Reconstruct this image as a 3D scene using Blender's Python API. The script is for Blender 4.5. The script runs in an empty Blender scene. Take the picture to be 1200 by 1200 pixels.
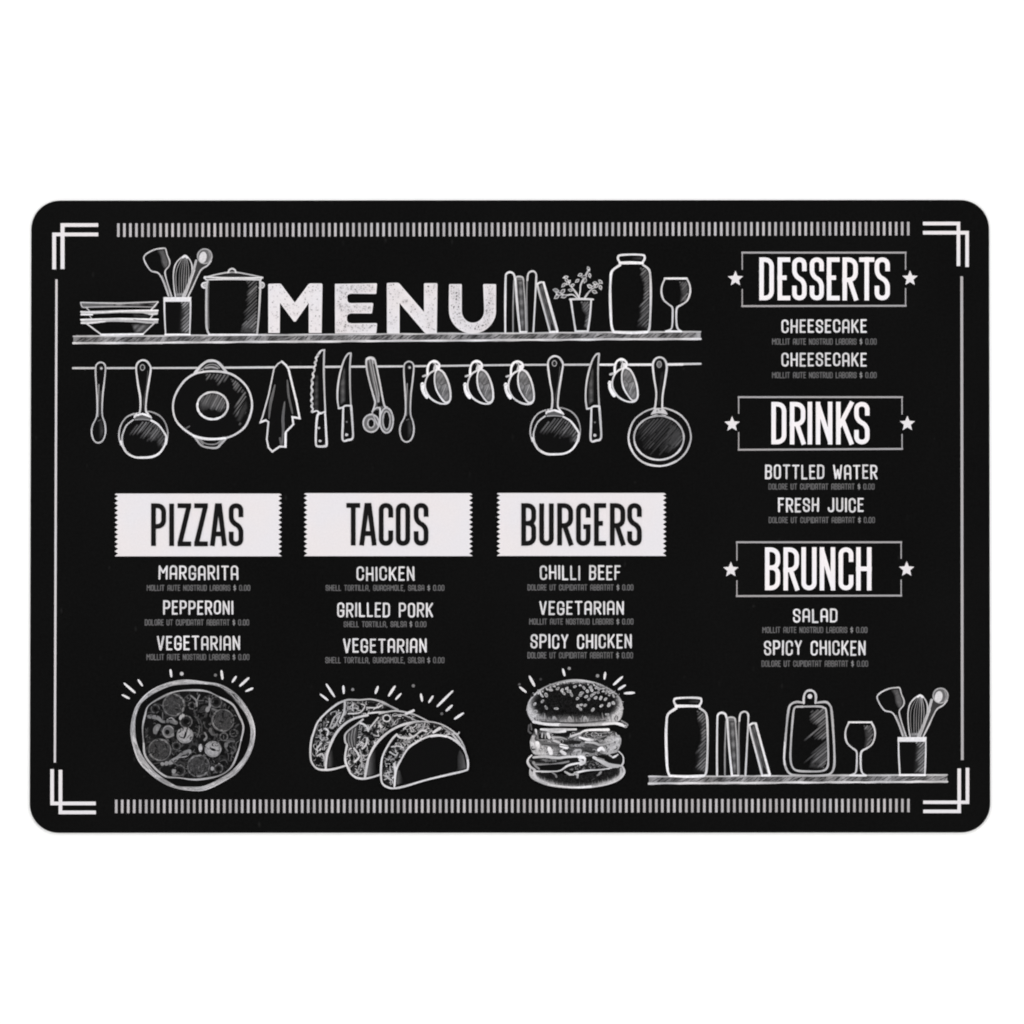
import bpy, math, random
from mathutils.geometry import tessellate_polygon
from mathutils import Vector, Matrix

# ------------------------------------------------------------------ scene, camera, light, exposure
sc = bpy.context.scene
S = 0.43 / 1124.0                    # metres of placemat per unit of the drawing grid (the mat is 43 cm wide)
ZT = 0.0012                          # height of the mat's top face
MICRON = 1e-6

cam_d = bpy.data.cameras.new('camera')
cam = bpy.data.objects.new('camera', cam_d)
sc.collection.objects.link(cam)
CAM_H = 1.30
cam.location = (0, 0, ZT + CAM_H)
cam.rotation_euler = (0, 0, 0)
cam_d.sensor_width = 36.0
cam_d.lens = 36.0 * CAM_H / (1200 * S)
cam_d.clip_start = 0.05
cam_d.clip_end = 60.0
sc.camera = cam

world = bpy.data.worlds.new('World')
sc.world = world
world.use_nodes = True
world.node_tree.nodes['Background'].inputs[0].default_value = (1.0, 0.995, 0.99, 1)
world.node_tree.nodes['Background'].inputs[1].default_value = 0.122

LAMP_POWER = 22.3
def softbox(name, loc, power, size):
    d = bpy.data.lights.new(name, 'AREA')
    d.shape = 'RECTANGLE'; d.size = size[0]; d.size_y = size[1]; d.energy = power
    d.color = (1.0, 0.995, 0.99)
    o = bpy.data.objects.new(name, d)
    sc.collection.objects.link(o)
    o.location = loc
    o.rotation_euler = (Vector((0, 0, 0)) - Vector(loc)).to_track_quat('-Z', 'Y').to_euler()
softbox('softbox', (-1.7, 0.15, 1.5), LAMP_POWER, (1.3, 1.3))
softbox('softbox', (1.7, 0.15, 1.5), LAMP_POWER, (1.3, 1.3))
softbox('softbox', (0.0, 1.7, 1.5), LAMP_POWER * 1.1, (1.3, 1.3))
softbox('softbox', (0.0, -1.7, 1.5), LAMP_POWER * 0.8, (1.3, 1.3))

sc.view_settings.view_transform = 'Standard'
sc.view_settings.look = 'None'
sc.view_settings.exposure = 0.0
sc.view_settings.gamma = 1.0
sc.cycles.filter_width = 1.95
sc.cycles.max_bounces = 6

# ------------------------------------------------------------------ materials
def lin(v):
    v = max(0.0, min(1.0, v / 255.0))
    return v / 12.92 if v <= 0.04045 else ((v + 0.055) / 1.055) ** 2.4

def new_mat(name):
    m = bpy.data.materials.new(name); m.use_nodes = True
    nt = m.node_tree
    return m, nt, nt.nodes['Principled BSDF']

def paper_white():
    m, nt, b = new_mat('white_paper')
    n = nt.nodes.new('ShaderNodeTexNoise'); n.inputs['Scale'].default_value = 9.0; n.inputs['Detail'].default_value = 4
    r = nt.nodes.new('ShaderNodeMapRange')
    r.inputs['To Min'].default_value = 0.94; r.inputs['To Max'].default_value = 0.96
    c = nt.nodes.new('ShaderNodeCombineColor')
    nt.links.new(n.outputs['Fac'], r.inputs['Value'])
    for i in range(3): nt.links.new(r.outputs[0], c.inputs[i])
    nt.links.new(c.outputs[0], b.inputs['Base Color'])
    b.inputs['Roughness'].default_value = 0.9
    b.inputs['Specular IOR Level'].default_value = 0.1
    return m

def mat_vinyl():
    m, nt, b = new_mat('black_vinyl')
    tc = nt.nodes.new('ShaderNodeTexCoord')
    fine = nt.nodes.new('ShaderNodeTexNoise'); fine.inputs['Scale'].default_value = 900; fine.inputs['Detail'].default_value = 3
    dust = nt.nodes.new('ShaderNodeTexVoronoi'); dust.inputs['Scale'].default_value = 62; dust.inputs['Randomness'].default_value = 1.0
    dn = nt.nodes.new('ShaderNodeMapRange')
    dn.inputs['From Min'].default_value = 0.0; dn.inputs['From Max'].default_value = 0.055
    dn.inputs['To Min'].default_value = 1.0; dn.inputs['To Max'].default_value = 0.0
    pick = nt.nodes.new('ShaderNodeTexNoise'); pick.inputs['Scale'].default_value = 23
    pr = nt.nodes.new('ShaderNodeMapRange')
    pr.inputs['From Min'].default_value = 0.46; pr.inputs['From Max'].default_value = 0.6
    big = nt.nodes.new('ShaderNodeTexNoise'); big.inputs['Scale'].default_value = 14; big.inputs['Detail'].default_value = 4
    for n in (fine, dust, pick, big): nt.links.new(tc.outputs['Object'], n.inputs['Vector'])
    nt.links.new(dust.outputs['Distance'], dn.inputs['Value'])
    nt.links.new(pick.outputs['Fac'], pr.inputs['Value'])
    # smaller, denser specks and short stretched scuffs
    mp = nt.nodes.new('ShaderNodeMapping'); mp.inputs['Rotation'].default_value = (0, 0, 0.9); mp.inputs['Scale'].default_value = (1.0, 0.45, 1.0)
    d2 = nt.nodes.new('ShaderNodeTexVoronoi'); d2.inputs['Scale'].default_value = 120
    r2 = nt.nodes.new('ShaderNodeMapRange')
    r2.inputs['From Min'].default_value = 0.0; r2.inputs['From Max'].default_value = 0.09
    r2.inputs['To Min'].default_value = 0.7; r2.inputs['To Max'].default_value = 0.0
    nt.links.new(tc.outputs['Object'], mp.inputs['Vector']); nt.links.new(mp.outputs[0], d2.inputs['Vector']); nt.links.new(d2.outputs['Distance'], r2.inputs['Value'])
    both = nt.nodes.new('ShaderNodeMath'); both.operation = 'MAXIMUM'
    nt.links.new(dn.outputs[0], both.inputs[0]); nt.links.new(r2.outputs[0], both.inputs[1])
    mul = nt.nodes.new('ShaderNodeMath'); mul.operation = 'MULTIPLY'
    nt.links.new(both.outputs[0], mul.inputs[0]); nt.links.new(pr.outputs[0], mul.inputs[1])
    base = nt.nodes.new('ShaderNodeMapRange')
    base.inputs['From Min'].default_value = 0.3; base.inputs['From Max'].default_value = 0.7
    base.inputs['To Min'].default_value = 0.0024; base.inputs['To Max'].default_value = 0.0041
    nt.links.new(fine.outputs['Fac'], base.inputs['Value'])
    bb = nt.nodes.new('ShaderNodeMapRange')
    bb.inputs['From Min'].default_value = 0.3; bb.inputs['From Max'].default_value = 0.7
    bb.inputs['To Min'].default_value = -0.0004; bb.inputs['To Max'].default_value = 0.0006
    nt.links.new(big.outputs['Fac'], bb.inputs['Value'])
    a0 = nt.nodes.new('ShaderNodeMath'); a0.operation = 'ADD'
    nt.links.new(base.outputs[0], a0.inputs[0]); nt.links.new(bb.outputs[0], a0.inputs[1])
    ad = nt.nodes.new('ShaderNodeMath'); ad.operation = 'MULTIPLY_ADD'; ad.inputs[1].default_value = 0.014
    nt.links.new(mul.outputs[0], ad.inputs[0]); nt.links.new(a0.outputs[0], ad.inputs[2])
    c = nt.nodes.new('ShaderNodeCombineColor')
    for i in range(3): nt.links.new(ad.outputs[0], c.inputs[i])
    nt.links.new(c.outputs[0], b.inputs['Base Color'])
    b.inputs['Roughness'].default_value = 0.62
    b.inputs['Specular IOR Level'].default_value = 0.03
    bp = nt.nodes.new('ShaderNodeBump'); bp.inputs['Strength'].default_value = 0.25; bp.inputs['Distance'].default_value = 0.0002
    nt.links.new(fine.outputs['Fac'], bp.inputs['Height']); nt.links.new(bp.outputs[0], b.inputs['Normal'])
    return m

def printed_ink(name, grain, ca=(1.0, 0.945, 0.962), cb=(0.975, 0.945, 0.985)):
    """screen printed ink: the tone of each stroke is its own ink density; a fine noise gives the chalky print"""
    m, nt, b = new_mat(name)
    at = nt.nodes.new('ShaderNodeAttribute'); at.attribute_name = 'ink'
    tc = nt.nodes.new('ShaderNodeTexCoord')
    n = nt.nodes.new('ShaderNodeTexNoise'); n.inputs['Scale'].default_value = 1100; n.inputs['Detail'].default_value = 2
    r = nt.nodes.new('ShaderNodeMapRange')
    r.inputs['From Min'].default_value = 0.3; r.inputs['From Max'].default_value = 0.7
    r.inputs['To Min'].default_value = 1 - grain; r.inputs['To Max'].default_value = 1 + grain * 0.5
    h = nt.nodes.new('ShaderNodeTexNoise'); h.inputs['Scale'].default_value = 40; h.inputs['Detail'].default_value = 2
    hr = nt.nodes.new('ShaderNodeMapRange')
    hr.inputs['From Min'].default_value = 0.38; hr.inputs['From Max'].default_value = 0.62
    nt.links.new(tc.outputs['Object'], n.inputs['Vector']); nt.links.new(tc.outputs['Object'], h.inputs['Vector'])
    mx = nt.nodes.new('ShaderNodeMix'); mx.data_type = 'RGBA'
    mx.inputs[6].default_value = ca + (1,); mx.inputs[7].default_value = cb + (1,)
    nt.links.new(h.outputs['Fac'], hr.inputs['Value']); nt.links.new(hr.outputs[0], mx.inputs[0])
    v = nt.nodes.new('ShaderNodeVectorMath'); v.operation = 'MULTIPLY'
    v2 = nt.nodes.new('ShaderNodeVectorMath'); v2.operation = 'SCALE'
    nt.links.new(n.outputs['Fac'], r.inputs['Value'])
    nt.links.new(at.outputs['Color'], v.inputs[0]); nt.links.new(mx.outputs[2], v.inputs[1])
    nt.links.new(v.outputs[0], v2.inputs[0]); nt.links.new(r.outputs[0], v2.inputs['Scale'])
    nt.links.new(v2.outputs[0], b.inputs['Base Color'])
    b.inputs['Roughness'].default_value = 0.7
    b.inputs['Specular IOR Level'].default_value = 0.03
    return m

M_WHITE = paper_white()
M_VINYL = mat_vinyl()
M_INK = printed_ink('white_print', 0.03)
M_CHALK = printed_ink('chalk_print', 0.13, (1.0, 0.97, 0.985), (0.965, 0.955, 1.0))
M_TITLE = printed_ink('title_print', 0.05)
ILLUM = 1.125                        # light reaching the table: a tone of 255 is an albedo of 1 / ILLUM
BLACK = 15
THIN, BRIGHT = 0.77, 1.07             # ink spreads a little: strokes are cut thinner and printed denser

# ------------------------------------------------------------------ printing helpers
R = random.Random(7)

def smooth(pts, closed=False, n=7):
    P = [tuple(p) for p in pts]
    if len(P) < 3: return P
    if closed: Q = [P[-1]] + P + [P[0], P[1]]
    else: Q = [P[0]] + P + [P[-1]]
    out = []
    for i in range(1, len(Q) - 2):
        p0, p1, p2, p3 = Q[i - 1], Q[i], Q[i + 1], Q[i + 2]
        for k in range(n):
            t = k / n
            out.append(tuple(0.5 * (2 * p1[j] + (p2[j] - p0[j]) * t + (2 * p0[j] - 5 * p1[j] + 4 * p2[j] - p3[j]) * t * t
                             + (3 * p1[j] - p0[j] - 3 * p2[j] + p3[j]) * t ** 3) for j in (0, 1)))
    if not closed: out.append(P[-1])
    return out

def ell(cx, cy, rx, ry=None, n=28, a0=0.0, a1=360.0, rot=0.0):
    ry = rx if ry is None else ry
    full = abs(a1 - a0) >= 360
    out = []
    cr, sr = math.cos(math.radians(rot)), math.sin(math.radians(rot))
    for i in range(n if full else n + 1):
        a = math.radians(a0 + (a1 - a0) * i / n)
        x, y = rx * math.cos(a), ry * math.sin(a)
        out.append((cx + x * cr - y * sr, cy + x * sr + y * cr))
    return out

def rounded(path, closed=False):
    """polyline with rounded corners: points are (x, y) or (x, y, radius)"""
    P = [(p[0], p[1], p[2] if len(p) > 2 else 0.0) for p in path]
    n = len(P); out = []
    for i, (x, y, r) in enumerate(P):
        if r <= 0 or (not closed and i in (0, n - 1)):
            out.append((x, y)); continue
        ax, ay, _ = P[i - 1]; bx, by, _ = P[(i + 1) % n]
        la, lb = math.hypot(ax - x, ay - y), math.hypot(bx - x, by - y)
        rr = min(r, la * 0.5 if P[i - 1][2] > 0 else la * 0.98, lb * 0.5 if P[(i + 1) % n][2] > 0 else lb * 0.98)
        p = (x + (ax - x) * rr / la, y + (ay - y) * rr / la); q = (x + (bx - x) * rr / lb, y + (by - y) * rr / lb)
        for k in range(7):
            t = k / 6
            wgt = 0.18                        # a bit squarer than a quadratic curve: closer to a circular arc
            mx, my = x, y
            u = (1 - t) ** 2, 2 * t * (1 - t) * (1 - wgt), t * t
            s = sum(u)
            out.append(((u[0] * p[0] + u[1] * mx + u[2] * q[0]) / s, (u[0] * p[1] + u[1] * my + u[2] * q[1]) / s))
    return out

class Print:
    """one printed piece of the mat: ink strokes and ink fills collected into ONE mesh"""
    def __init__(self, name, parent, layer=0, material=None, label=None):
        self.name, self.parent, self.mat, self.label = name, parent, material or M_CHALK, label
        self.v, self.f, self.t = [], [], []
        self.z = ZT + (25 + 260 * layer) * MICRON
        self.o, self.s = (0, 0), (1, 1)
    def at(self, ox, oy, sx=1.0, sy=None):
        self.o, self.s = (ox, oy), (sx, sx if sy is None else sy); return self
    def T(self, pts): return [(self.o[0] + p[0] / self.s[0], self.o[1] + p[1] / self.s[1]) for p in pts]
    def _add(self, pts, zs, tones):
        b = len(self.v)
        for p, z, t in zip(pts, zs, tones):
            self.v.append(((p[0] - 600) * S, (600 - p[1]) * S, z)); self.t.append(t)
        return b
    def fill(self, pts, tone, crv=False, step=3.0):
        q = self.T(smooth(pts, True, 5) if crv else pts)
        tr = tessellate_polygon([[Vector((x, y, 0)) for x, y in q]])
        tones = [tone(x, y) if callable(tone) else tone for x, y in pts] if not crv else [tone] * len(q)
        b = self._add(q, [self.z] * len(q), tones)
        for a in tr: self.f.append((b + a[0], b + a[1], b + a[2]))
        self.z += step * MICRON
    def soft(self, pts, fn, crv=False, px=1.3, noise=0.0, edge=2.6):
        """fill whose ink density varies from place to place"""
        L = smooth(pts, True, 5) if crv else pts
        q = self.T(L)
        y0, y1 = min(p[1] for p in q), max(p[1] for p in q)
        n = max(1, int((y1 - y0) / px))
        def spans(y):
            xs = []
            for i in range(len(q)):
                (xa, ya), (xb, yb) = q[i - 1], q[i]
                if (ya <= y) != (yb <= y): xs.append(xa + (y - ya) / (yb - ya) * (xb - xa))
            xs.sort(); return list(zip(xs[::2], xs[1::2]))
        for k in range(n):
            ya, yb = y0 + (y1 - y0) * k / n, y0 + (y1 - y0) * (k + 1) / n
            for xa, xb in spans((ya + yb) / 2):
                m = max(1, int((xb - xa) / px))
                for i in range(m):
                    c = []
                    for (x, y) in ((xa + (xb - xa) * i / m, yb), (xa + (xb - xa) * (i + 1) / m, yb),
                                   (xa + (xb - xa) * (i + 1) / m, ya), (xa + (xb - xa) * i / m, ya)):
                        c.append((x, y))
                    def dist(x, y):
                        best = 9e9
                        for j in range(len(q)):
                            (x1, y1_), (x2, y2) = q[j - 1], q[j]
                            dx, dy = x2 - x1, y2 - y1_
                            u = max(0, min(1, ((x - x1) * dx + (y - y1_) * dy) / (dx * dx + dy * dy + 1e-9)))
                            best = min(best, (x - x1 - u * dx) ** 2 + (y - y1_ - u * dy) ** 2)
                        return math.sqrt(best)
                    tn = [fn((x - self.o[0]) * self.s[0], (y - self.o[1]) * self.s[1]) + (R.uniform(-noise, noise) if noise else 0) for x, y in c]
                    if edge: tn = [BLACK + (t - BLACK) * min(1, 0.12 + dist(*p_) / edge) for t, p_ in zip(tn, c)]
                    b = self._add(c, [self.z] * 4, tn); self.f.append((b, b + 1, b + 2, b + 3))
        self.z += 3 * MICRON
    def line(self, pts, w, tone, closed=False, crv=True, cap=True, wob=0.10, taper=None, step=3.0):
        L = smooth(pts, closed) if (crv and len(pts) > 2) else list(pts)
        q = self.T(L)
        k = [q[0]]
        for p in q[1:]:
            if math.hypot(p[0] - k[-1][0], p[1] - k[-1][1]) > 0.12: k.append(p)
        if closed and len(k) > 2 and math.hypot(k[0][0] - k[-1][0], k[0][1] - k[-1][1]) < 0.12: k.pop()
        q = k; n = len(q)
        if n < 2: return
        ph, f1 = R.uniform(0, 6.28), R.uniform(0.15, 0.4)
        left, right, tl, zs = [], [], [], []
        for i in range(n):
            pa = q[i - 1] if (i > 0 or closed) else q[i]
            pb = q[(i + 1) % n] if (i < n - 1 or closed) else q[i]
            d1 = (q[i][0] - pa[0], q[i][1] - pa[1]); d2 = (pb[0] - q[i][0], pb[1] - q[i][1])
            l1, l2 = math.hypot(*d1), math.hypot(*d2)
            d1 = (d1[0] / l1, d1[1] / l1) if l1 else None; d2 = (d2[0] / l2, d2[1] / l2) if l2 else None
            d1 = d1 or d2; d2 = d2 or d1
            t = (d1[0] + d2[0], d1[1] + d2[1]); lt = math.hypot(*t)
            if lt < 1e-6: t, lt = d1, 1.0
            nx, ny = -t[1] / lt, t[0] / lt
            c = max(0.5, abs(nx * -d1[1] + ny * d1[0]))
            u = i / (n - 1)
            ww = w * (1 if (tone[0] if isinstance(tone, tuple) else tone) < 60 else THIN) * 0.5 * (1 + wob * math.sin(ph + i * f1))
            tt = tone[0] + (tone[1] - tone[0]) * u if isinstance(tone, tuple) else tone
            tt *= (BRIGHT if tt > 60 else 1) * (1 + 0.4 * wob * math.sin(1.7 * ph + i * f1 * 0.7))
            if taper: ww *= taper + (1 - taper) * math.sin(math.pi * min(1, max(0, u))) ** 0.6
            ww /= c
            left.append((q[i][0] + nx * ww, q[i][1] + ny * ww)); right.append((q[i][0] - nx * ww, q[i][1] - ny * ww))
            tl.append(tt); zs.append(self.z + 0.6 * step * MICRON * u)
        a = self._add(left, zs, tl); b = self._add(right, zs, tl)
        for i in range(n - 1): self.f.append((a + i, a + i + 1, b + i + 1, b + i))
        if closed: self.f.append((a + n - 1, a, b, b + n - 1))
        elif cap:
            for i, sgn in ((0, 1), (n - 1, -1)):
                cx, cy = q[i]; hx, hy = left[i][0] - cx, left[i][1] - cy
                fan = []
                for m in range(1, 5):
                    ang = sgn * math.pi * m / 5
                    # the half disc lies beyond the end of the stroke
                    fan.append((cx + hx * math.cos(ang) - hy * math.sin(ang), cy + hx * math.sin(ang) + hy * math.cos(ang)))
                c0 = self._add(fan, [zs[i]] * 4, [tl[i]] * 4)
                self.f.append((a + i, c0, c0 + 1, c0 + 2, c0 + 3, b + i))
        self.z += step * MICRON
    def dot(self, x, y, r, tone, ry=None, rot=0):
        q = self.T([(x, y)])[0]
        e = ell(q[0], q[1], r, ry, 12, rot=rot)
        b = self._add(e, [self.z] * 12, [tone] * 12); self.f.append(tuple(range(b, b + 12)))
        self.z += 2 * MICRON
    def hatch(self, poly, ang, gap, w, tone, jit=0.25, fade=0.3, crv=False, ragged=0.35):
        """parallel chalk strokes inside a region; each fades out towards its lower left end"""
        q = self.T(smooth(poly, True, 5) if crv else poly)
        ca, sa = math.cos(math.radians(ang)), math.sin(math.radians(ang))
        rot = [(x * ca + y * sa, -x * sa + y * ca) for x, y in q]
        y = min(p[1] for p in rot) + gap * 0.5; y1 = max(p[1] for p in rot)
        k = 0
        while y < y1:
            xs = []
            for i in range(len(rot)):
                (xa, ya), (xb, yb) = rot[i - 1], rot[i]
                if (ya <= y) != (yb <= y): xs.append(xa + (y - ya) / (yb - ya) * (xb - xa))
            xs.sort()
            for xa, xb in zip(xs[::2], xs[1::2]):
                xa += R.uniform(0, ragged) * (xb - xa)
                if xb - xa < 0.8: continue
                t = tone * R.uniform(1 - jit, 1 + jit); ww = w * R.uniform(0.75, 1.2) * 0.5
                pts, tn = [], []
                for s, e in ((-1, 1), (1, 1)):
                    for (x, f) in ((xa, fade), (xa + (xb - xa) * 0.35, 1.0), (xb, 1.0)):
                        yy = y + s * ww; pts.append((x * ca - yy * sa, x * sa + yy * ca)); tn.append(max(BLACK, t * f))
                zz = self.z + (k % 3) * 0.8 * MICRON
                b = self._add(pts, [zz] * 6, tn)
                self.f += [(b, b + 1, b + 4, b + 3), (b + 1, b + 2, b + 5, b + 4)]
            y += gap * R.uniform(0.8, 1.2); k += 1
        self.z += 4 * MICRON
    def scribble(self, poly, n, ln, tones, w, crv=True):
        """n short curling chalk strokes inside a region"""
        q = smooth(poly, True, 4) if crv else poly
        xs = [p[0] for p in q]; ys = [p[1] for p in q]
        def inside(x, y):
            c = False
            for i in range(len(q)):
                (xa, ya), (xb, yb) = q[i - 1], q[i]
                if (ya <= y) != (yb <= y) and x < xa + (y - ya) / (yb - ya) * (xb - xa): c = not c
            return c
        done = tries = 0
        while done < n and tries < n * 30:
            tries += 1
            x, y = R.uniform(min(xs), max(xs)), R.uniform(min(ys), max(ys))
            a, da = R.uniform(0, 6.28), R.uniform(-0.9, 0.9)
            pts = []
            for _ in range(5):
                if not inside(x, y): break
                pts.append((x, y)); x += ln * 0.25 * math.cos(a); y += ln * 0.25 * math.sin(a); a += da
            if len(pts) < 3: continue
            self.line(pts, w * R.uniform(0.7, 1.3), R.uniform(*tones), taper=0.5, step=1.2); done += 1
    def bar(self, x0, y0, x1, y1, tone, x0b=None, x1b=None, trim=0.38):
        x0 += trim; x1 -= trim; y0 += trim; y1 -= trim
        x0b = None if x0b is None else x0b + trim; x1b = None if x1b is None else x1b - trim
        self.fill([(x0, y0), (x1, y0), (x1 if x1b is None else x1b, y1), (x0 if x0b is None else x0b, y1)], tone)
    def build(self):
        xs = [p[0] for p in self.v]; ys = [p[1] for p in self.v]
        c = Vector(((min(xs) + max(xs)) / 2, (min(ys) + max(ys)) / 2, ZT))
        me = bpy.data.meshes.new(self.name)
        me.from_pydata([(x - c.x, y - c.y, z - c.z) for x, y, z in self.v], [], self.f)
        ca = me.color_attributes.new('ink', 'FLOAT_COLOR', 'POINT')
        buf = []
        for t in self.t:
            g = lin(t) / ILLUM; buf += [g, g, g, 1.0]
        ca.data.foreach_set('color', buf)
        me.materials.append(self.mat)
        # every ink face looks up
        me.update()
        flip = [p.index for p in me.polygons if p.normal.z < 0]
        if flip:
            import bmesh
            bm = bmesh.new(); bm.from_mesh(me); bm.faces.ensure_lookup_table()
            bmesh.ops.reverse_faces(bm, faces=[bm.faces[i] for i in flip]); bm.to_mesh(me); bm.free()
        o = bpy.data.objects.new(self.name, me)
        sc.collection.objects.link(o)
        place(o, c, self.parent)
        if self.label: o['label'] = self.label
        return o

WORLD = {}
def place(o, c, parent):
    WORLD[o.name] = Vector(c)
    if parent is not None:
        o.parent = parent; o.location = Vector(c) - WORLD[parent.name]
    else: o.location = c

# ------------------------------------------------------------------ lettering
def glyph(c, w, h, r):
    """skeleton of a capital in a w x h box: list of (points, closed)"""
    L = lambda *p: (rounded(p), False)
    Cc = lambda *p: (rounded(p, True), True)
    if c == 'A': return [L((0, h), (w * .40, 0), (w * .60, 0), (w, h)), L((w * .17, h * .74), (w * .83, h * .74))]
    if c == 'a': return [L((0, h), (0, 0, r), (w, 0, r), (w, h)), L((0, h * .62), (w, h * .62))]
    if c == 'B': return [Cc((0, h * .47), (0, 0), (w, 0, r), (w, h * .47, r * .9)), Cc((0, h * .47), (w, h * .47, r * .9), (w, h, r), (0, h))]
    if c == 'C': return [L((w, h * .32), (w, 0, r), (0, 0, r), (0, h, r), (w, h, r), (w, h * .66))]
    if c == 'D': return [Cc((0, 0), (w, 0, r), (w, h, r), (0, h))]
    if c == 'E': return [L((w, 0), (0, 0), (0, h), (w, h)), L((0, h * .47), (w * .85, h * .47))]
    if c == 'F': return [L((w, 0), (0, 0), (0, h)), L((0, h * .47), (w * .85, h * .47))]
    if c == 'G': return [L((w, h * .32), (w, 0, r), (0, 0, r), (0, h, r), (w, h, r), (w, h * .56), (w * .5, h * .56))]
    if c == 'H': return [L((0, 0), (0, h)), L((w, 0), (w, h)), L((0, h * .5), (w, h * .5))]
    if c == 'I': return [L((w / 2, 0), (w / 2, h))]
    if c == 'J': return [L((w, 0), (w, h, r), (0, h, r), (0, h * .74))]
    if c == 'K': return [L((0, 0), (0, h)), L((w, 0), (w * .06, h * .60)), L((w * .34, h * .42), (w, h))]
    if c == 'L': return [L((0, 0), (0, h), (w, h))]
    if c == 'M': return [L((0, h), (0, 0)), L((w, 0), (w, h)), L((0, h * .04), (w * .5, h * .5)), L((w, h * .04), (w * .5, h * .5))]
    if c == 'N': return [L((0, 0), (0, h)), L((w, 0), (w, h)), L((w * .02, h * .03), (w * .98, h * .97))]
    if c in 'O0': return [Cc((0, 0, r), (w, 0, r), (w, h, r), (0, h, r))]
    if c == 'P': return [L((0, h), (0, 0), (w, 0, r), (w, h * .54, r), (0, h * .54))]
    if c == 'R': return [L((0, h), (0, 0), (w, 0, r), (w, h * .53, r), (0, h * .53)), L((w * .46, h * .54), (w, h))]
    if c == 'S': return [L((w, h * .30), (w, 0, r), (0, 0, r), (0, h * .42, r * .8), (w, h * .56, r * .8), (w, h, r), (0, h, r), (0, h * .68))]
    if c == 'T': return [L((0, 0), (w, 0)), L((w / 2, 0), (w / 2, h))]
    if c == 'U': return [L((0, 0), (0, h, r), (w, h, r), (w, 0))]
    if c == 'V': return [L((0, 0), (w * .44, h)), L((w, 0), (w * .56, h))]
    if c == 'W': return [L((0, 0), (w * .22, h)), L((w * .26, h), (w * .5, h * .35)), L((w * .5, h * .35), (w * .74, h)), L((w * .78, h), (w, 0))]
    if c == 'Y': return [L((0, 0), (w * .5, h * .52)), L((w, 0), (w * .5, h * .52)), L((w / 2, h * .5), (w / 2, h))]
    if c == 'Z': return [L((0, 0), (w, 0)), L((w * .97, h * .02), (w * .03, h * .98)), L((0, h), (w, h))]
    if c == '$': return [L((w, h * .22), (0, h * .14, r), (0, h * .46, r), (w, h * .54, r), (w, h * .86, r), (0, h * .80)), L((w / 2, -h * .05), (w / 2, h * 1.05))]
    if c == ',': return [L((w / 2, h * .95), (w * .2, h * 1.15))]
    if c == '.': return [L((w / 2, h * .96), (w / 2, h))]
    return []

def heading(p, letters, y0, y1, stroke, tone, wob=0.0):
    """tall condensed capitals, one box per letter"""
    for c, x0, x1 in letters:
        s = stroke
        w, h = (x1 - x0) - s, (y1 - y0) - s
        if c == 'I': w = 0
        for pts, cl in glyph(c, w, h, (x1 - x0) * 0.46):
            if not cl:                                     # square the ends off at the letter's box
                pts = list(pts)
                for e, nb in ((0, 1), (-1, -2)):
                    (ex, ey), (bx, by) = pts[e], pts[nb]
                    l = math.hypot(ex - bx, ey - by); dx, dy = (ex - bx) / l, (ey - by) / l
                    if abs(dy) > .7 and (abs(ey) < .01 or abs(ey - h) < .01): k = s / 2 / abs(dy)
                    elif abs(dx) > .9 and (abs(ex) < .01 or abs(ex - w) < .01): k = s / 2
                    else: continue
                    pts[e] = (ex + dx * k, ey + dy * k)
            sw = s / THIN - 0.6 if tone > 100 else s + 0.7
            p.line([(x0 + s / 2 + x, y0 + s / 2 + y) for x, y in pts], sw, tone, closed=cl, crv=False, cap=False, wob=wob)

WID = {'I': 0.0, 'M': 1.15, 'W': 1.25, 'E': .72, 'F': .72, 'L': .72, 'T': .95, 'J': .8, ' ': .55, ',': .2, '.': .05, '$': .8, 'B': .85, 'S': .9}
def row(p, text, x0, x1, y0, y1, stroke, tone, jit=0.0, gap=0.62, arch=True, dollar=None):
    ws = [WID.get(c, 0.9) for c in text]
    h = (y1 - y0) - stroke
    k = ((x1 - x0) - stroke) / (sum(ws) + gap * (len(text) - 1))
    x = x0 + stroke / 2
    for c, wd in zip(text, ws):
        dy = R.uniform(-jit, jit); dh = R.uniform(-jit, jit)
        w = wd * k
        g = 'a' if (c == 'A' and arch) else c
        t = tone if (c != '$' or dollar is None) else dollar
        for pts, cl in glyph(g, w, h + dh, w * 0.5):
            lean = R.uniform(-0.02, 0.02) if jit else 0
            p.line([(x + a + lean * (b - h / 2), y0 + stroke / 2 + dy + b) for a, b in pts], stroke, t * R.uniform(0.94, 1.04), closed=cl, crv=False, wob=0.05, step=1.5)
        x += w + gap * k

# ------------------------------------------------------------------ the table and the mat
me = bpy.data.meshes.new('tabletop')
me.from_pydata([(-6, -6, 0), (6, -6, 0), (6, 6, 0), (-6, 6, 0)], [], [(0, 1, 2, 3)])
me.materials.append(M_WHITE)
tabletop = bpy.data.objects.new('tabletop', me); sc.collection.objects.link(tabletop)
tabletop['kind'] = 'structure'
tabletop['label'] = 'plain bright white surface the black placemat lies on'

def corner(cx, cy, r, a0):
    return [(cx + r * math.cos(math.radians(a)), cy - r * math.sin(math.radians(a))) for a in [a0 + 90 * i / 12 for i in range(13)]]

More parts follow.
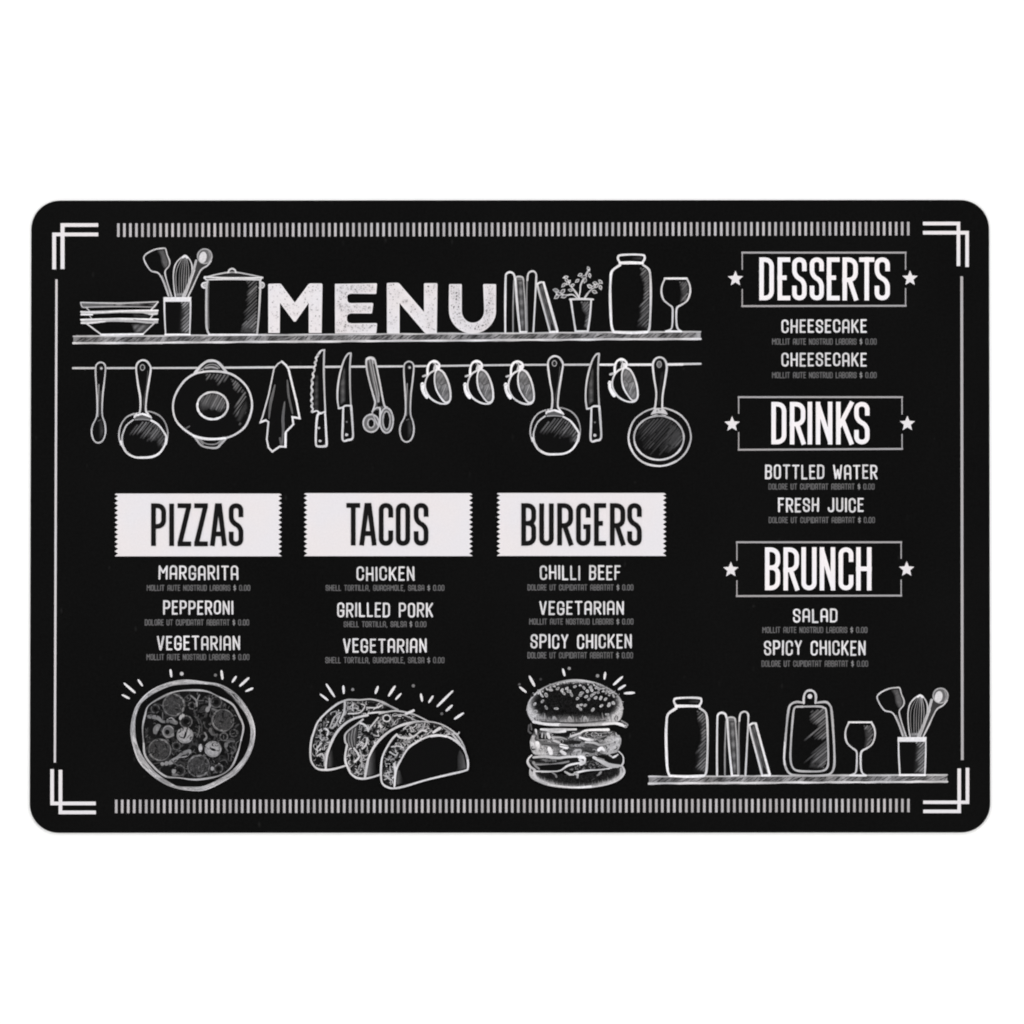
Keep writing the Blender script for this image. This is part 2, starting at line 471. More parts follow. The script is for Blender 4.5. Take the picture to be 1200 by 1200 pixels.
import bmesh
def sheet():
    x0t, x1t, x0b, x1b, y0l, y0r, y1l, y1r = 36.4, 1159.3, 34.6, 1160.6, 234.9, 234.2, 976.2, 975.7
    r = 34
    out = corner(x1t - r, y0r + r, r, 0) + corner(x0t + r, y0l + r, r, 90) + corner(x0b + r, y1l - r, r, 180) + corner(x1b - r, y1r - r, r, 270)
    bm = bmesh.new()
    e = 0.9                                                  # softly rolled edge, a third of a millimetre
    def ring(ins, z):
        vs = []
        n = len(out)
        for i in range(n):
            ax, ay = out[i - 1]; bx, by = out[(i + 1) % n]
            tx, ty = bx - ax, by - ay; l = math.hypot(tx, ty)
            nx, ny = -ty / l, tx / l                          # points inwards for this winding
            x, y = out[i][0] - nx * ins, out[i][1] - ny * ins
            vs.append(bm.verts.new(((x - 600) * S, (600 - y) * S, z)))
        return vs
    prof = [(0.5, 0.0), (0.0, 0.0003), (0.0, ZT - 0.0005), (0.35 * e, ZT - 0.00015), (1.2 * e, ZT)]
    rings = [ring(i, z) for i, z in prof]
    for a, b in zip(rings, rings[1:]):
        n = len(a)
        for i in range(n): bm.faces.new((a[i], a[(i + 1) % n], b[(i + 1) % n], b[i]))
    bm.faces.new(rings[-1]); bm.faces.new(list(reversed(rings[0])))
    bmesh.ops.recalc_face_normals(bm, faces=bm.faces)
    me = bpy.data.meshes.new('placemat'); bm.to_mesh(me); bm.free()
    me.materials.append(M_VINYL)
    o = bpy.data.objects.new('placemat', me); sc.collection.objects.link(o)
    return o
placemat = sheet(); place(placemat, (0, 0, 0), None)
placemat['label'] = 'black rectangular placemat with rounded corners and a white printed chalkboard menu'
placemat['category'] = 'placemat'

# ------------------------------------------------------------------ printed frame
LINE = 236
def bracket(v1, v2, ha, hb):
    p = Print('corner_bracket', placemat, 0, M_INK)
    for (x0, y0, x1, y1) in (v1, ha, v2, hb): p.bar(x0, y0, x1, y1, LINE)
    p.build()
bracket((60.9, 272.2, 66.1, 316), (70.6, 261.2, 76.0, 315.6), (60.9, 272.2, 115.5, 277.2), (70.6, 261.2, 115.5, 266.2))
bracket((1130.9, 270.2, 1135.8, 313.2), (1120.7, 259.5, 1125.6, 312.2), (1081.2, 270.2, 1135.8, 275.2), (1081.2, 259.5, 1125.6, 264.4))
bracket((58.6, 901, 63.6, 944), (68.3, 901.8, 73.4, 954.5), (58.6, 939, 112.6, 944), (68.3, 949.5, 112.8, 954.5))
bracket((1131.3, 899.4, 1136.2, 942.4), (1121.6, 900.2, 1126.5, 953.2), (1081.5, 937.8, 1136.2, 942.5), (1081.5, 948.4, 1126.5, 953.2))
def tick_band(x0, x1, n, ya, yb, h):
    p = Print('tick_border', placemat, 0, M_INK)
    for i in range(n + 1):
        u = i / n; x = x0 + (x1 - x0) * u; y = ya + (yb - ya) * u
        w = 1.8
        p.bar(x - w, y, x + w, y + h, 190 + 9 * math.sin(i * 0.9))
    p.build()
tick_band(138.7, 1064.2, 131, 261.4, 259.7, 16.6)
tick_band(136.2, 1064.4, 132, 936.8, 935.6, 16.4)
for (xa, ya, xb, yb, w, t) in ((66.2, 327, 64.3, 894, 3.3, 215), (1127.0, 323.5, 1127.7, 891, 3.9, 182)):
    p = Print('side_line', placemat, 0, M_INK)
    p.bar(xa - w / 2, ya, xa + w / 2, yb, t, xb - w / 2, xb + w / 2)
    p.build()

# ------------------------------------------------------------------ headings and menu rows
ZIG = 13
def banner(name, x0, x1, y0, y1, letters, ty0, ty1):
    p = Print('heading_banner', placemat, 0, M_INK)
    d = 4.0; left, right = [], []
    for i in range(ZIG):
        ya, yb = y0 + (y1 - y0) * i / ZIG, y0 + (y1 - y0) * (i + 1) / ZIG
        ym = (ya + yb) / 2
        left += [(x0, ya + 1.0 if i == 0 else ya), (x0 + d, ym)]
        right += [(x1, ya + 1.6 if i == 0 else ya), (x1 - d, ym)]
    left.append((x0, y1)); right.append((x1, y1))
    q = [(x0 + 1.8, y0)] + [(x1 - 2.5, y0)] + right + [(x1 - 1, y1 + .3), (x0 + 1, y1 + .3)] + left[::-1]
    p.fill(q, 236)
    b = p.build()
    t = Print('heading_text', b, 1, M_INK)
    heading(t, letters, ty0, ty1, 4.9, 24)
    t.build()
def lets(word, ox, s, xs): return [(c, ox + a / s, ox + b / s) for c, (a, b) in zip(word, xs)]
k = 1200 / 230
banner('PIZZAS', 134.4, 330.2, 578.4, 651.6, lets('PIZZAS', 120, k, [(300, 388), (411, 435), (460, 543), (562, 645), (661, 758), (775, 860)]), 590.2, 639.8)
banner('TACOS', 356.2, 553.8, 577.9, 651.4, lets('TACOS', 345, k, [(318, 402), (400, 500), (518, 602), (622, 706), (732, 818)]), 589.8, 639.2)
banner('BURGERS', 582.2, 780.8, 577.7, 651.2, lets('BURGERS', 570, k, [(215, 302), (325, 410), (435, 528), (550, 635), (660, 732), (757, 847), (863, 948)]), 590.0, 639.2)

def starpoly(cx, cy, r):
    return [(cx + (r if i % 2 == 0 else r * .45) * math.sin(math.pi * i / 5), cy - (r if i % 2 == 0 else r * .45) * math.cos(math.pi * i / 5)) for i in range(10)]
def framed(oy, rect, gaps, stars, letters, ty0, ty1):
    s = 4.8; X = lambda u: 840 + u / s; Y = lambda v: oy + v / s
    p = Print('heading_frame', placemat, 0, M_INK)
    x0, y0, x1, y1, y1r = X(rect[0]), Y(rect[1]), X(rect[2]), Y(rect[3]), Y(rect[4])
    w = 2.1; t = 172
    p.fill([(x0, y0), (x1, y0), (x1, y0 + w), (x0, y0 + w)], t)
    p.fill([(x0, y1 - w), (x1, y1r - w), (x1, y1r), (x0, y1)], t)
    p.bar(x0, y0, x0 + w, Y(gaps[0]), t); p.bar(x0, Y(gaps[1]), x0 + w, y1, t)
    p.bar(x1 - w, y0, x1, Y(gaps[2]), t); p.bar(x1 - w, Y(gaps[3]), x1, y1r, t)
    f = p.build()
    for (a, b) in stars:
        q = Print('star', f, 0, M_INK); q.fill(starpoly(X(a), Y(b), 9.4), 236); q.build()
    q = Print('heading_text', f, 0, M_INK)
    heading(q, letters, Y(ty0), Y(ty1), 5.7, 232)
    q.build()
framed(280, (138, 72, 1067, 383, 381), (175, 280, 175, 275), [(105, 224), (1087, 222)],
       lets('DESSERTS', 840, 4.8, [(238, 322), (341, 413), (423, 506), (522, 603), (618, 691), (706, 794), (801, 886), (887, 974)]), 103, 346)
framed(455, (118, 45, 1047, 351, 346), (145, 245, 150, 255), [(86, 202), (1072, 199)],
       lets('DRINKS', 840, 4.8, [(306, 392), (410, 499), (510, 540), (556, 651), (670, 768), (772, 860)]), 76, 316)
framed(625, (108, 45, 1042, 358, 355), (155, 262, 145, 258), [(79, 205), (1068, 202)],
       lets('BRUNCH', 840, 4.8, [(270, 357), (374, 463), (475, 562), (578, 667), (684, 769), (783, 871)]), 78, 321)

LOREM_A = 'MOLLIT AUTE NOSTRUD LABORIS $ 0.00'
LOREM_B = 'DOLORE UT CUPIDATAT ABBATAT $ 0.00'
SHELL_A = 'SHELL TORTILLA, GUACAMOLE, SALSA $ 0.00'
SHELL_B = 'SHELL TORTILLA, SALSA $ 0.00'
ROWS = [
    ('MARGARITA', 185.6, 279.5, 662.4, 680.0, LOREM_A, 171.8, 293.5, 685.2, 692.6),
    ('PEPPERONI', 190.9, 273.7, 703.4, 720.6, LOREM_B, 169.5, 292.2, 725.6, 733.2),
    ('VEGETARIAN', 183.6, 281.6, 744.8, 762.4, LOREM_A, 171.5, 292.5, 766.2, 773.8),
    ('CHICKEN', 417.5, 485.9, 663.7, 681.0, SHELL_A, 381.4, 521.0, 685.2, 692.6),
    ('GRILLED PORK', 394.8, 507.9, 705.9, 723.7, SHELL_B, 402.5, 499.9, 727.8, 735.2),
    ('VEGETARIAN', 401.9, 500.3, 748.0, 765.3, SHELL_A, 381.0, 521.0, 769.8, 777.4),
    ('CHILLI BEEF', 632.3, 727.6, 662.2, 680.0, LOREM_B, 618.0, 742.5, 684.6, 692.2),
    ('VEGETARIAN', 631.7, 731.4, 704.0, 720.8, LOREM_A, 620.0, 742.5, 724.6, 732.2),
    ('SPICY CHICKEN', 621.4, 740.6, 742.9, 760.5, LOREM_B, 618.0, 742.0, 764.0, 771.8),
    ('CHEESECAKE', 915.4, 1016.0, 373.8, 390.5, LOREM_A, 904.6, 1027.5, 396.4, 404.2),
    ('CHEESECAKE', 915.4, 1016.0, 412.9, 429.8, LOREM_A, 904.6, 1027.5, 435.8, 443.4),
    ('BOTTLED WATER', 896.3, 1028.5, 544.2, 561.9, LOREM_B, 900.4, 1025.0, 566.4, 574.0),
    ('FRESH JUICE', 911.5, 1012.5, 583.1, 600.5, LOREM_B, 900.6, 1025.5, 605.6, 613.2),
    ('SALAD', 929.0, 981.7, 713.0, 729.8, LOREM_A, 893.2, 1016.7, 734.4, 742.0),
    ('SPICY CHICKEN', 895.0, 1014.6, 750.2, 768.3, LOREM_B, 892.2, 1017.5, 773.8, 781.6),
]
for (a, x0, x1, y0, y1, b, bx0, bx1, by0, by1) in ROWS:
    p = Print('dish_name', placemat, 0, M_CHALK)
    row(p, a, x0, x1, y0, y1, 2.75, 214, jit=0.35, gap=0.62)
    o = p.build()
    q = Print('description', o, 0, M_CHALK)
    row(q, b, bx0, bx1, by0, by1, 1.4, 99, gap=0.52, dollar=128)
    q.build()

# ------------------------------------------------------------------ MENU lettering on the shelf
def board(p, xa, yl, xb, yr, hl, hr):
    """shelf board: two chalk lines with slanting strokes between them"""
    n = 40
    def pt(u, v): return (xa + (xb - xa) * u, yl + (yr - yl) * u + (hl + (hr - hl) * u) * v)
    p.soft([pt(0, 0.02), pt(1, 0.02), pt(1, .96), pt(0, .96)], lambda x, y: 124 + 26 * math.sin(x * .11) + 20 * math.sin(x * .37), px=1.5, noise=16, edge=0)
    for i in range(int((xb - xa) / 5.2)):
        u = (i + R.uniform(0.1, 0.9)) / ((xb - xa) / 5.2); du = R.uniform(3, 8) / (xb - xa)
        if u + du > 1: continue
        p.line([pt(u, R.uniform(.6, .72)), pt(u + du, R.uniform(.22, .34))], R.uniform(1.4, 2.6), R.uniform(18, 55), taper=.4, step=0.8)
    for i in range(int((xb - xa) / 9)):
        u = R.uniform(0, 1); du = R.uniform(4, 9) / (xb - xa)
        if u + du > 1: continue
        p.line([pt(u, R.uniform(.62, .75)), pt(u + du, R.uniform(.3, .45))], R.uniform(.6, 1.1), R.uniform(140, 185), taper=.4, step=0.8)
    pts = lambda v: [pt(i / n, v + R.uniform(-.025, .025)) for i in range(n + 1)]
    p.line(pts(.10), 2.1, 190, wob=.16); p.line(pts(.86), 2.9, 205, wob=.18)

shelf = Print('shelf_drawing', placemat, 0)
board(shelf, 86, 393.2, 821, 387.8, 10.6, 10.6)
shelf = shelf.build()

p = Print('menu_lettering', shelf, 1, M_TITLE)
MT = 236
p.at(300, 310, 20 / 3)
p.fill([(96, 157), (102, 151), (186, 149), (198, 155), (303, 298), (408, 157), (422, 148), (510, 148), (519, 155), (513, 535), (413, 535), (412, 300), (310, 446), (296, 446), (188, 300), (186, 535), (97, 535)], MT)
p.fill([(617, 152), (940, 147), (946, 152), (940, 226), (932, 230), (738, 228), (718, 236), (712, 252), (715, 285), (726, 299), (745, 302), (908, 300), (916, 306), (907, 378), (900, 383), (742, 382), (720, 390), (711, 410), (711, 436), (722, 455), (745, 460), (938, 458), (946, 464), (941, 532), (934, 538), (618, 538)], MT)
p.at(460, 300, 20 / 3)
p.fill([(-44, 216), (-38, 211), (36, 209), (52, 214), (246, 438), (246, 219), (252, 213), (344, 213), (351, 219), (346, 604), (265, 606), (250, 598), (55, 368), (55, 605), (-43, 605)], MT)
uo = [(442, 226), (447, 220), (537, 220), (541, 226), (541, 400)] + ell(628, 430, 87, 92, 14, 180, 0) + [(715, 400), (708, 226), (713, 220), (804, 220), (809, 226), (808, 420)] + ell(625, 425, 184, 182, 20, 0, 180) + [(440, 400)]
p.fill(uo, MT)
p.at(0, 0, 1)
def speck(poly, n):
    xs = [a for a, b in poly]; ys = [b for a, b in poly]
    k = 0
    while k < n:
        x, y = R.uniform(min(xs), max(xs)), R.uniform(min(ys), max(ys))
        ins = True
        for r, a in ((1.9, 0), (1.9, 1.57), (1.9, 3.14), (1.9, 4.71)):
            xx, yy = x + r * math.cos(a), y + r * math.sin(a); c = False
            for i in range(len(poly)):
                (xa, ya), (xb, yb) = poly[i - 1], poly[i]
                if (ya <= yy) != (yb <= yy) and xx < xa + (yy - ya) / (yb - ya) * (xb - xa): c = not c
            ins = ins and c
        if not ins: continue
        p.dot(x, y, R.uniform(.3, .95), R.choice([140, 165, 185, 196, 200, 206, 210]), ry=R.uniform(.3, .95), rot=R.uniform(0, 180)); k += 1
sp = lambda ox, oy, q: [(ox + a / 6.667, oy + b / 6.667) for a, b in q]
speck(sp(300, 310, [(96, 151), (190, 150), (303, 298), (415, 148), (518, 148), (512, 535), (413, 535), (412, 300), (303, 446), (188, 300), (186, 535), (97, 535)]), 120)
speck(sp(300, 310, [(617, 149), (945, 147), (938, 229), (725, 230), (712, 300), (915, 302), (905, 383), (725, 385), (712, 458), (945, 460), (940, 538), (618, 538)]), 240)
speck(sp(460, 300, [(-44, 211), (45, 209), (246, 438), (246, 213), (351, 213), (346, 604), (265, 606), (55, 368), (55, 605), (-43, 605)]), 130)
speck(sp(460, 300, uo), 210)
for x, y in ((672, 555), (500, 290), (502, 315), (498, 340), (755, 370), (280, 240), (705, 545), (480, 400), (645, 570)):
    p.dot(460 + x / 6.667, 300 + y / 6.667, 1.3, 105, ry=.8, rot=R.uniform(0, 180))
p.build()

# ------------------------------------------------------------------ things drawn on the shelves
W, G, D = 214, 165, 100            # chalk: bright line, grey line, dim shading

def bowls(parent, tr):
    p = Print('bowl_stack_drawing', parent, 1).at(*tr)
    p.fill([(388, 745), (932, 742), (920, 778), (398, 780)], 104)
    p.soft([(620, 746), (930, 744), (915, 776), (620, 778)], lambda x, y: 110 + 40 * math.sin(x * .05) - 40 * (x > 760), noise=12)
    p.line([(388, 747), (660, 752), (932, 742)], 1.9, 190); p.line([(388, 747), (400, 779), (440, 782)], 1.8, 195)
    p.line([(400, 781), (660, 776), (910, 780)], 1.5, 165); p.line([(932, 744), (905, 775), (870, 812)], 2.0, 205)
    p.line([(425, 780), (462, 822)], 1.8, 180)
    p.fill([(387, 810), (660, 800), (934, 800), (930, 832), (892, 838), (820, 822), (660, 820), (480, 828), (390, 836)], 190)
    p.line([(390, 812), (540, 815), (700, 806), (930, 803)], 2.2, 225); p.line([(392, 832), (470, 833)], 2.2, 225); p.line([(870, 832), (925, 826)], 2.2, 215)
    p.soft([(750, 825), (880, 835), (860, 850), (760, 850)], lambda x, y: 70, noise=14)
    p.line([(450, 838), (468, 866)], 1.7, 170); p.line([(892, 838), (872, 868)], 1.8, 190)
    p.fill([(387, 865), (660, 855), (934, 862), (930, 893), (880, 898), (760, 884), (600, 882), (470, 890), (395, 898)], 186)
    p.line([(390, 868), (600, 862), (700, 862), (932, 866)], 2.2, 226); p.line([(392, 892), (450, 892), (560, 880)], 2.2, 220); p.line([(700, 880), (820, 884), (928, 890)], 1.7, 180)
    p.line([(760, 868), (900, 882)], 1.2, 110, wob=.2)
    p.soft([(740, 895), (892, 898), (830, 962), (765, 964)], lambda x, y: 96 + 25 * math.sin((x + y) * .12) - .18 * max(0, 800 - x), noise=12)
    p.line([(430, 896), (532, 972)], 2.0, 196); p.line([(902, 896), (826, 968)], 2.0, 200); p.line([(532, 974), (826, 970)], 3.2, 238)
    p.build()

def utensils(parent, tr):
    p = Print('utensil_cup_drawing', parent, 1).at(*tr)
    # spatula
    p.soft([(205, 140), (255, 135), (275, 180), (290, 215), (285, 250), (262, 275), (235, 235), (225, 180)], lambda x, y: 92 - .5 * max(0, 245 - x), crv=True, noise=10)
    p.line([(285, 462), (255, 375), (228, 318), (205, 296), (165, 286), (138, 255), (117, 215), (113, 185), (142, 157), (195, 133), (246, 126)], 2.1, 196)
    p.line([(246, 126), (264, 130), (276, 172), (293, 216), (289, 250), (263, 284), (264, 318), (284, 390), (308, 464)], 2.0, 190)
    p.line([(240, 320), (270, 390), (297, 464)], 2.0, 118)
    # whisk
    p.soft([(330, 440), (420, 430), (420, 466), (335, 466)], lambda x, y: 175, noise=10)
    for a, b in ((345, 350), (358, 372), (374, 388), (390, 404), (405, 420), (418, 436)):
        p.line([(a + 4, 462), (b - 12, 380), (b - 8, 280), (398 + (b - 395) * .4, 196)], 1.1, R.uniform(118, 160), wob=.2)
    p.line([(334, 466), (324, 400), (320, 310), (332, 245), (362, 203), (402, 180), (430, 200), (449, 242), (451, 292), (440, 345)], 2.0, 196)
    p.line([(385, 190), (402, 181), (418, 191)], 3.6, 226)
    # spoon
    p.fill([(478, 215), (560, 245), (515, 275), (492, 315), (425, 466), (388, 466), (455, 300)], 62)
    p.fill(ell(540, 182, 51, 52), 108)
    p.line(ell(540, 182, 50, 51), 2.0, 162, closed=True); p.fill(ell(527, 190, 26, 40, rot=12), 222); p.line([(568, 150), (578, 190), (560, 232)], 1.4, 140)
    p.line([(480, 212), (458, 290), (428, 370), (388, 466)], 3.6, 176); p.line([(470, 280), (420, 420), (402, 464)], 1.6, 195)
    p.line([(585, 215), (558, 248), (518, 274), (492, 318), (455, 400), (424, 464)], 2.2, 192)
    # cup
    p.fill([(252, 500), (440, 500), (434, 732), (264, 732)], BLACK)
    p.soft([(370, 502), (436, 502), (434, 730), (350, 730)], lambda x, y: 52 + .9 * (x - 390), noise=8)
    p.hatch([(372, 504), (436, 504), (434, 728), (360, 728)], -45, 2.8, 1.7, 128)
    p.fill([(250, 470), (445, 468), (444, 502), (250, 502)], 240)
    p.line([(256, 500), (258, 600), (265, 732)], 2.3, 212); p.line([(440, 500), (439, 600), (434, 732)], 2.3, 208); p.line([(262, 733), (436, 733)], 3.0, 232)
    p.build()

def pot(parent, tr):
    p = Print('stock_pot_drawing', parent, 1).at(*tr)
    p.soft([(620, 312), (740, 298), (860, 314), (920, 328), (600, 328)], lambda x, y: 52, noise=12)
    p.hatch([(830, 352), (908, 352), (906, 725), (785, 725), (800, 600), (800, 570), (830, 450)], -45, 3.1, 1.9, 100, fade=.2)
    p.soft([(800, 660), (905, 590), (905, 725), (785, 725)], lambda x, y: 50 + .35 * (y - 650), noise=8)
    p.hatch([(800, 660), (905, 590), (905, 725), (785, 725)], -45, 3.0, 1.7, 104)
    p.line([(535, 334), (620, 311), (735, 294), (855, 311), (948, 332)], 2.2, 186)
    p.line([(540, 328), (700, 334), (945, 333)], 2.6, 222); p.line([(548, 347), (740, 343), (930, 347)], 2.4, 204)
    p.line([(535, 334), (550, 345)], 2.0, 205); p.line([(946, 332), (930, 346)], 2.0, 200)
    p.line([(702, 298), (714, 278), (733, 270), (752, 279), (760, 297)], 2.4, 208); p.line([(722, 292), (745, 292)], 2.0, 130)
    p.line([(552, 366), (528, 372), (520, 387), (532, 402), (552, 404)], 2.6, 218); p.dot(540, 386, 1.7, 190)
    p.line([(928, 366), (950, 370), (958, 386), (948, 402), (924, 404)], 2.4, 205); p.dot(940, 386, 1.7, 190)
    p.line([(562, 348), (553, 410), (552, 640), (558, 700), (572, 732)], 3.2, 188); p.line([(570, 350), (566, 500), (568, 690)], .9, 120)
    p.line([(930, 348), (930, 420), (920, 600), (908, 732)], 3.0, 186)
    p.line([(570, 734), (908, 734)], 2.6, 226)
    p.build()

def books(parent, tr):
    p = Print('books_drawing', parent, 1).at(*tr)
    p.line([(182, 848), (182, 600), (192, 330)], 2.2, 138)
    p.fill([(205, 300), (285, 300), (310, 850), (250, 850), (225, 560)], 112)
    p.soft([(225, 330), (285, 330), (305, 840), (255, 840)], lambda x, y: 112 + 22 * math.sin(y * .06), noise=14)
    p.line([(324, 290), (318, 500), (322, 850)], 2.6, 128)
    p.line([(104, 848), (103, 600), (107, 320), (116, 266), (150, 249), (184, 262), (198, 296), (204, 330)], 3.0, 216)
    p.line([(204, 300), (222, 560), (252, 848)], 3.1, 216); p.line([(204, 300), (240, 292), (278, 302), (288, 340)], 2.4, 186); p.line([(286, 330), (305, 600), (312, 848)], 2.0, 160)
    p.line([(250, 848), (318, 848)], 2.6, 224)
    p.line([(326, 330), (334, 266), (360, 242), (392, 242), (413, 268), (414, 330), (404, 520), (386, 848)], 2.6, 202)
    p.fill([(430, 370), (486, 352), (625, 846), (552, 846)], 104)
    p.soft([(445, 370), (480, 365), (590, 760), (560, 770)], lambda x, y: 122 + 20 * math.sin(y * .05), noise=14)
    p.fill([(432, 378), (462, 368), (452, 408)], 40); p.fill([(558, 770), (582, 770), (604, 832), (562, 832)], 32)
    p.line([(426, 364), (440, 440), (500, 655), (552, 846)], 2.8, 200); p.line([(426, 366), (460, 350), (488, 352)], 2.8, 216); p.line([(488, 352), (556, 590), (628, 840)], 3.6, 220); p.line([(552, 850), (628, 846)], 3.2, 228)
    p.build()

def plant(parent, tr):
    p = Print('potted_plant_drawing', parent, 1).at(*tr)
    for q in ([(842, 512), (856, 440), (862, 375), (900, 300), (942, 225)], [(846, 505), (800, 436), (735, 356), (708, 298)],
              [(826, 510), (778, 474), (700, 480), (612, 448)], [(905, 502), (955, 436), (1062, 352)]):
        p.line(q, 2.4, 186, wob=.25)
    for x, y in ((940, 215), (952, 282), (855, 275), (826, 336), (905, 332), (895, 295), (710, 300), (738, 352), (690, 378), (780, 380), (758, 430), (612, 430), (620, 496), (680, 442), (694, 492), (642, 465), (1060, 345), (1060, 402), (1005, 358), (952, 392), (1000, 446), (1022, 386), (720, 330), (985, 400)):
        q = p.T([(x, y)])[0]; r = R.uniform(1.9, 2.7); a = R.uniform(0, 180)
        b = p.o, p.s; p.at(0, 0, 1)
        ca, sa = math.cos(math.radians(a)), math.sin(math.radians(a)); m = R.uniform(1.15, 1.45)
        leaf = [(q[0] + (u * ca - v * sa), q[1] + (u * sa + v * ca)) for u, v in ((-r * m, 0), (-r * .5, -r * .62), (r * .3, -r * .66), (r * m, 0), (r * .3, r * .66), (-r * .5, r * .62))]
        p.fill(leaf, R.uniform(85, 130)); p.line(leaf + [leaf[0]], 1.2, R.uniform(165, 205), crv=False)
        p.o, p.s = b
    for x, y in ((742, 350), (700, 300), (1000, 372), (945, 225), (620, 470)): p.dot(x, y, 1.1, 226)
    p.soft([(862, 545), (952, 545), (935, 815), (890, 810), (905, 680), (870, 630)], lambda x, y: 66, noise=12)
    p.hatch([(862, 545), (952, 545), (935, 815), (890, 810), (905, 680), (870, 630)], -50, 2.6, 1.6, 104)
    p.line([(752, 522), (870, 518), (985, 522)], 3.0, 208); p.line([(762, 526), (782, 660), (810, 842)], 2.9, 206); p.line([(966, 526), (955, 680), (932, 842)], 3.1, 200); p.line([(806, 842), (934, 842)], 2.4, 220)
    p.build()

def jar(parent, tr):
    p = Print('jar_drawing', parent, 1).at(*tr)
    q = [(512, 290), (560, 290), (604, 345), (606, 700), (600, 915), (490, 905), (466, 890), (500, 800), (496, 700), (540, 600), (545, 480), (512, 380)]
    p.soft(q, lambda x, y: 42 + .35 * max(-60, x - 560), crv=False, noise=8, edge=4)
    p.hatch(q, -45, 2.9, 1.9, 100, fade=.2)
    p.soft([(430, 180), (540, 182), (535, 212), (430, 212)], lambda x, y: 40 + .5 * (x - 430), noise=6)
    p.line([(310, 232), (294, 205), (294, 180), (318, 164), (430, 157), (540, 162), (560, 180), (556, 210), (538, 236)], 3.1, 220)
    p.line([(312, 242), (430, 240), (540, 243)], 4.2, 238)
    p.line([(314, 262), (250, 305), (225, 345), (218, 420), (214, 560), (222, 800), (232, 890), (250, 936)], 3.7, 226)
    p.line([(544, 262), (592, 296), (612, 335), (620, 420), (622, 600), (616, 800), (606, 905), (584, 936)], 3.2, 200)
    p.line([(252, 936), (430, 943), (584, 936)], 4.0, 236)
    p.build()

def glass(parent, tr):
    p = Print('wine_glass_drawing', parent, 1).at(*tr)
    q = [(905, 430), (985, 430), (1003, 520), (975, 615), (905, 660), (920, 560)]
    p.soft(q, lambda x, y: 62 - .3 * max(0, 940 - x), noise=8); p.hatch(q, -50, 2.7, 1.7, 100)
    p.line([(762, 398), (985, 398)], 2.9, 220)
    p.line([(764, 402), (735, 470), (730, 545), (752, 612), (800, 656), (838, 690), (842, 760), (838, 860), (826, 904), (790, 924)], 2.6, 200)
    p.line([(985, 402), (1012, 460), (1018, 535), (990, 615), (940, 656), (888, 690), (878, 760), (882, 860), (896, 905), (925, 926)], 2.7, 205)
    p.line([(774, 928), (930, 930)], 3.2, 232)
    p.build()

def cutting_board(parent, tr):
    p = Print('cutting_board_drawing', parent, 1).at(*tr)
    q = [(520, 310), (668, 305), (690, 560), (700, 880), (650, 1010), (470, 1000), (380, 950), (660, 700), (440, 700), (400, 690), (540, 560), (480, 460), (480, 380)]
    p.hatch([(500, 330), (668, 305), (690, 560), (690, 640), (560, 710), (400, 700), (540, 560), (460, 450)], -40, 3.0, 1.9, 100, fade=.2)
    p.soft([(690, 660), (702, 880), (650, 1010), (470, 1000), (500, 900)], lambda x, y: 52 + .05 * (x - 500), noise=8)
    p.hatch([(690, 660), (702, 880), (650, 1010), (470, 1000), (380, 950)], -40, 2.9, 1.7, 98, fade=.2)
    p.line([(402, 232), (330, 226), (276, 248), (244, 300), (222, 460), (204, 660), (190, 850), (192, 940), (220, 1020), (254, 1064), (310, 1084), (500, 1090), (680, 1084), (738, 1058), (768, 1004), (778, 900), (768, 640), (744, 330), (722, 262), (676, 226), (575, 234)], 3.2, 178)
    p.line([(196, 700), (188, 860), (198, 960)], 2.2, 212)
    p.line([(418, 240), (420, 160), (446, 106), (492, 90), (536, 104), (560, 152), (556, 238)], 3.1, 198)
    p.dot(490, 160, 2.8, 224)
    p.line([(400, 281), (330, 284), (302, 320), (284, 480), (268, 700), (262, 880), (282, 980), (340, 1030), (500, 1040), (640, 1032), (696, 985), (706, 880), (698, 620), (682, 340), (655, 295), (590, 278)], 2.9, 176, closed=True)
    p.build()

bowls(shelf, (30, 230, 6))
utensils(shelf, (150, 270, 6))
pot(shelf, (150, 270, 6))
books(shelf, (580, 290, 8.571))
plant(shelf, (580, 290, 8.571))
jar(shelf, (690, 280, 8.571))
glass(shelf, (690, 280, 8.571))

low = Print('shelf_drawing', placemat, 0)
board(low, 760.4, 909.0, 1110, 907.0, 10.6, 10.4)
low = low.build()
def fit(src, x0, x1, y0, y1, X0, X1, Y0, Y1):
    """transform that puts the drawing's box x0..x1, y0..y1 onto X0..X1, Y0..Y1"""
    sx, sy = (x1 - x0) / (X1 - X0), (y1 - y0) / (Y1 - Y0)
    return (X0 - x0 / sx, Y0 - y0 / sy, sx, sy)
jar(low, fit(0, 205, 635, 155, 945, 779.4, 830.8, 817.3, 910.2))
books(low, fit(0, 90, 640, 235, 850, 838.6, 903.4, 833.4, 909.0))
cutting_board(low, (900, 800, 10))
glass(low, fit(0, 715, 1030, 390, 930, 988.8, 1026.7, 845.4, 908.8))
utensils(low, fit(0, 250, 445, 125, 733, 1051.8, 1085.6, 805.5, 908.2))

# ------------------------------------------------------------------ things hanging on the rail
rail = Print('rail_drawing', placemat, 0)
rl = [(85.6, 431.4), (150, 431.3), (210, 431.2), (300, 430.6), (400, 429.8), (500, 429.0), (600, 427.7), (700, 427.3), (760, 427.2), (821, 426.3)]
rail.line(rl, 3.0, 196, wob=.08)
rail.line([(700, 427.4), (760, 427.3), (800, 426.9)], 3.4, 232)
rail = rail.build()

